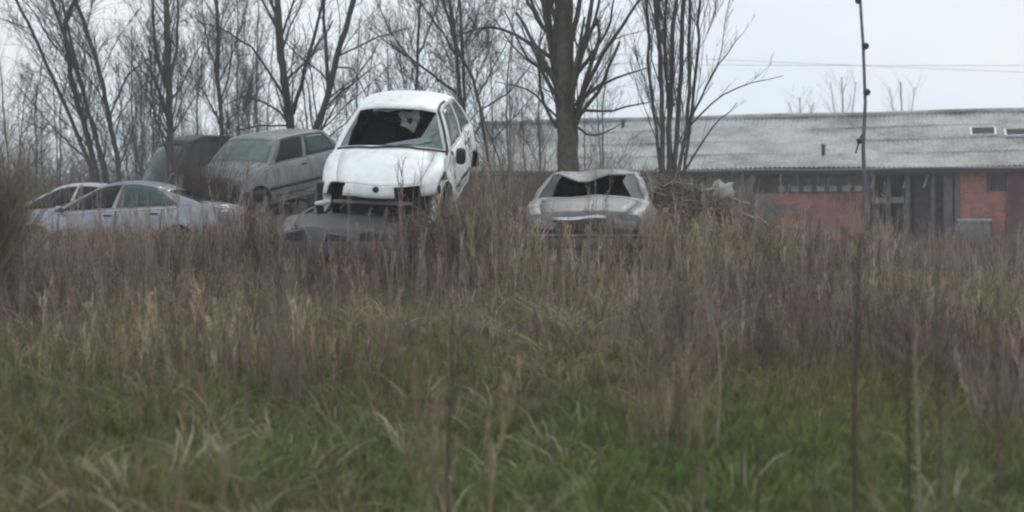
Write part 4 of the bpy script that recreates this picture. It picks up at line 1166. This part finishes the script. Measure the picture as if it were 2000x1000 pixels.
bush('bramble_bush', 'dark bramble bush between the silver boot and the grey-green bonnet', 384, 25.35, 2.5, .7, 320, [(.15, .125, .10), (.11, .092, .078)], 15, w0=.55)
bush('weed_clump', 'soft blurred column of brown stems closest to the camera on the left', 405, 4.7, 1.45, .12, 16, [(.25, .19, .145), (.21, .165, .12)], 16, 'weeds', tmp=ST, w0=.22)
bush('weed_clump', 'big leaning clump of purple-brown dead stems low right of centre', 1300, 7.9, .85, .42, 60, [(.26, .185, .14), (.18, .13, .10), (.36, .27, .21)], 12, 'weeds', tmp=ST, w0=.4)
bush('weed_clump', 'brown dead weed clump below the crushed dark car', 560, 9.6, .75, .5, 45, [(.27, .20, .17), (.22, .165, .14)], 13, 'weeds', tmp=ST, w0=.4)
bush('weed_clump', 'purplish feathery weed clump at the right edge', 1960, 8.6, .8, .5, 55, [(.36, .275, .24), (.27, .205, .18)], 14, 'weeds', tmp=ST, w0=.4)
# brush pile with pale scraps beside the grey saloon
r = np.random.default_rng(31); c = Cloud(); bp = np.array([(1400 - 1000) / F * 18.6, 18.6, 0.0])
for _ in range(3400):
    a = r.uniform(0, 6.28); rr_ = r.uniform(0, 1) ** .6; x_ = math.cos(a) * rr_ * 1.45 - .35; y_ = math.sin(a) * rr_ * .75
    top = 1.12 * (1 - rr_ ** 2.2) * (1.0 - .42 * x_) ; z_ = r.uniform(0, max(.06, top))
    d = np.array([r.normal(0, 1), r.normal(0, .7), r.normal(.1, .38)]); d /= np.linalg.norm(d); L_ = r.uniform(.25, .85)
    p0 = np.array([x_, y_, z_]) - d * L_ * .5; p2 = p0 + d * L_; p1 = (p0 + p2) / 2 + r.normal(0, .05, 3)
    p0[2] = max(p0[2], -.02)
    v, f = tube_arr([p0, p1, p2], r.uniform(.004, .012) * np.array([1, .8, .4]), 3)
    c.add(v, f, np.array([(.20, .165, .13), (.27, .235, .19), (.15, .135, .10), (.45, .42, .37)][r.choice(4, p=[.36, .3, .22, .12])]) * r.uniform(.8, 1.2))
n_ = 150; ap = np.stack([r.uniform(-1.15, .7, n_), r.uniform(-.6, .4, n_), np.zeros(n_)], 1)
c.scatter(CT, ap, r.uniform(.6, 1.25, n_) * (1 - .3 * np.clip(ap[:, 0], 0, 1)), r.uniform(.4, .6, n_), vary(r, [(.21, .17, .13), (.17, .15, .11)], n_), r, .2)
o = c.build('brush_pile', M['weed']); o.location = bp; tag(o, 'heap of cut branches and brush right of the grey saloon', 'brush pile')
pale_w = simple('weathered_white_scrap', (.48, .47, .43), .7, scale=12)
mb_ = MB(); rws = []
for i in range(5): rws.append([(j * .07 - .14 + .02 * math.sin(i * 2), .02 * math.sin(i + j), i * .05 + .03 * math.sin(j * 2.2) + .02 * math.cos(i * 3 + j)) for j in range(5)])
mb_.grid(rws); o = mb_.build('plastic_scrap', pale_w, solid=.008); o.location = at(1412, 385, 17.95); tag(o, 'crumpled white plastic scrap on top of the brush pile', 'scrap')
for k, (px, py, px2, py2, Y, lab) in enumerate(((1378, 372, 1402, 366, 17.9, 'short pale board poking left from the brush pile top'), (1440, 412, 1478, 428, 17.75, 'long pale split board sloping down the brush pile'),
                                           (1432, 388, 1462, 398, 17.85, 'thin pale board just right of the white scrap'), (1480, 424, 1500, 440, 17.7, 'small pale board at the foot of the brush pile'))):
    a_, b_ = at(px, py, Y), at(px2, py2, Y + .1); d = b_ - a_
    o = MB().box((0, 0, 0), (d.length, .05, .028)).build('board', simple('split_pale_wood', (.34, .32, .28), .8, scale=20), bevel=.004)
    o.rotation_euler = d.to_track_quat('X', 'Z').to_euler(); o.location = (a_ + b_) / 2; tag(o, lab, 'board', 'pale boards on the brush pile')
# single tall stalks near the camera
STALK = [([(1785, 665), (1790, 760), (1796, 1000), (1797, 1130)], 5.8, 8, (.30, .27, .19), 'palest straight dry stalk, lower right, topped below the shed'),
         ([(1862, 765), (1850, 850), (1842, 1000), (1840, 1120)], 6.0, 6, (.22, .20, .14), 'short pale dry stalk at the lower right, second from the palest one'),
         ([(1682, 455), (1674, 600), (1668, 800), (1670, 1100)], 6.2, 9, (.10, .08, .06), 'tall dark brown stalk below the steel pole'),
         ([(1832, 520), (1826, 640), (1838, 820), (1832, 1110)], 6.3, 7, (.13, .105, .08), 'tall brown stalk between the two pale ones'),
         ([(1775, 640), (1772, 800), (1778, 1120)], 5.6, 9, (.085, .075, .05), 'dark olive stalk just left of the palest one'),
         ([(1374, 560), (1380, 600), (1402, 650), (1408, 760), (1398, 900)], 7.6, 5, (.30, .28, .24), 'thin bleached stalk curving above the leaning weed clump'),
         ([(1122, 925), (1100, 965), (1060, 1010), (1040, 1100)], 5.9, 5, (.26, .27, .19), 'bleached straw slanting up at the bottom centre'),
         ([(1478, 850), (1480, 930), (1482, 1100)], 5.9, 6, (.08, .07, .05), 'short dark stub of stalk at the bottom right of centre'),
         ([(880, 640), (884, 760), (872, 900), (876, 1100)], 6.0, 7, (.10, .08, .07), 'reddish-brown stalk near the bottom centre'),
         ([(1640, 905), (1600, 930), (1620, 960), (1650, 1100)], 5.8, 5, (.24, .22, .16), 'bent broken straw at the bottom right of centre'),
         ([(1575 + 375, 560), (1945, 700), (1950, 1110)], 6.4, 6, (.12, .095, .085), 'brown stalk near the right edge of the field')]
for k, (pl, Y, w, cc, lab) in enumerate(STALK):
    r = np.random.default_rng(400 + k); pts = np.array([at(*p, Y + .05 * i) for i, p in enumerate(pl)])[::-1]
    b0 = pts[0].copy(); b0[2] = float(gz(b0[0], b0[1])) - .03
    if pts[0][2] > b0[2] + .02: pts = np.concatenate([[b0], pts])
    else: pts[0] = b0
    s = np.linspace(0, len(pts) - 1, 16); P_ = np.stack([np.interp(s, range(len(pts)), pts[:, q]) for q in range(3)], 1); P_[1:-1] = (P_[:-2] + 2 * P_[1:-1] + P_[2:]) / 4
    c = Cloud(); v, f = tube_arr(P_ - b0, w / F * Y / 2 * np.linspace(1, .55, 16), 6); c.add(v, f, cc)
    for q in range(7):
        i = r.integers(6, 15); p0 = P_[i] - b0; d = np.array([r.normal(0, .05), r.normal(0, .05), r.uniform(.03, .10)])
        v, f = tube_arr([p0, p0 + d, p0 + d * 1.9 + r.normal(0, .01, 3)], w / F * Y / 2 * np.array([.35, .3, .2]), 3); c.add(v, f, np.array(cc) * .9)
    o = c.build('dry_stalk', M['weed'], smooth=True); o.location = b0; tag(o, lab, 'stalk', 'single tall dry stalks near the camera')

# ------------------------------------------------------------------ haze
HZ = 0.0019
if HZ:
    hz = MB().box((0, 60, 6.5), (124, 150, 17.4)).build('haze', None, smooth=False)
    hm = bpy.data.materials.new('haze_air'); hm.use_nodes = True; nt = hm.node_tree; nt.nodes.clear()
    ho = nt.nodes.new('ShaderNodeOutputMaterial'); pv = nt.nodes.new('ShaderNodeVolumePrincipled')
    pv.inputs['Color'].default_value = (.9, .93, .97, 1); pv.inputs['Density'].default_value = HZ; pv.inputs['Anisotropy'].default_value = .1
    nt.links.new(pv.outputs[0], ho.inputs['Volume']); hz.data.materials.append(hm); tag(hz, kind='stuff')
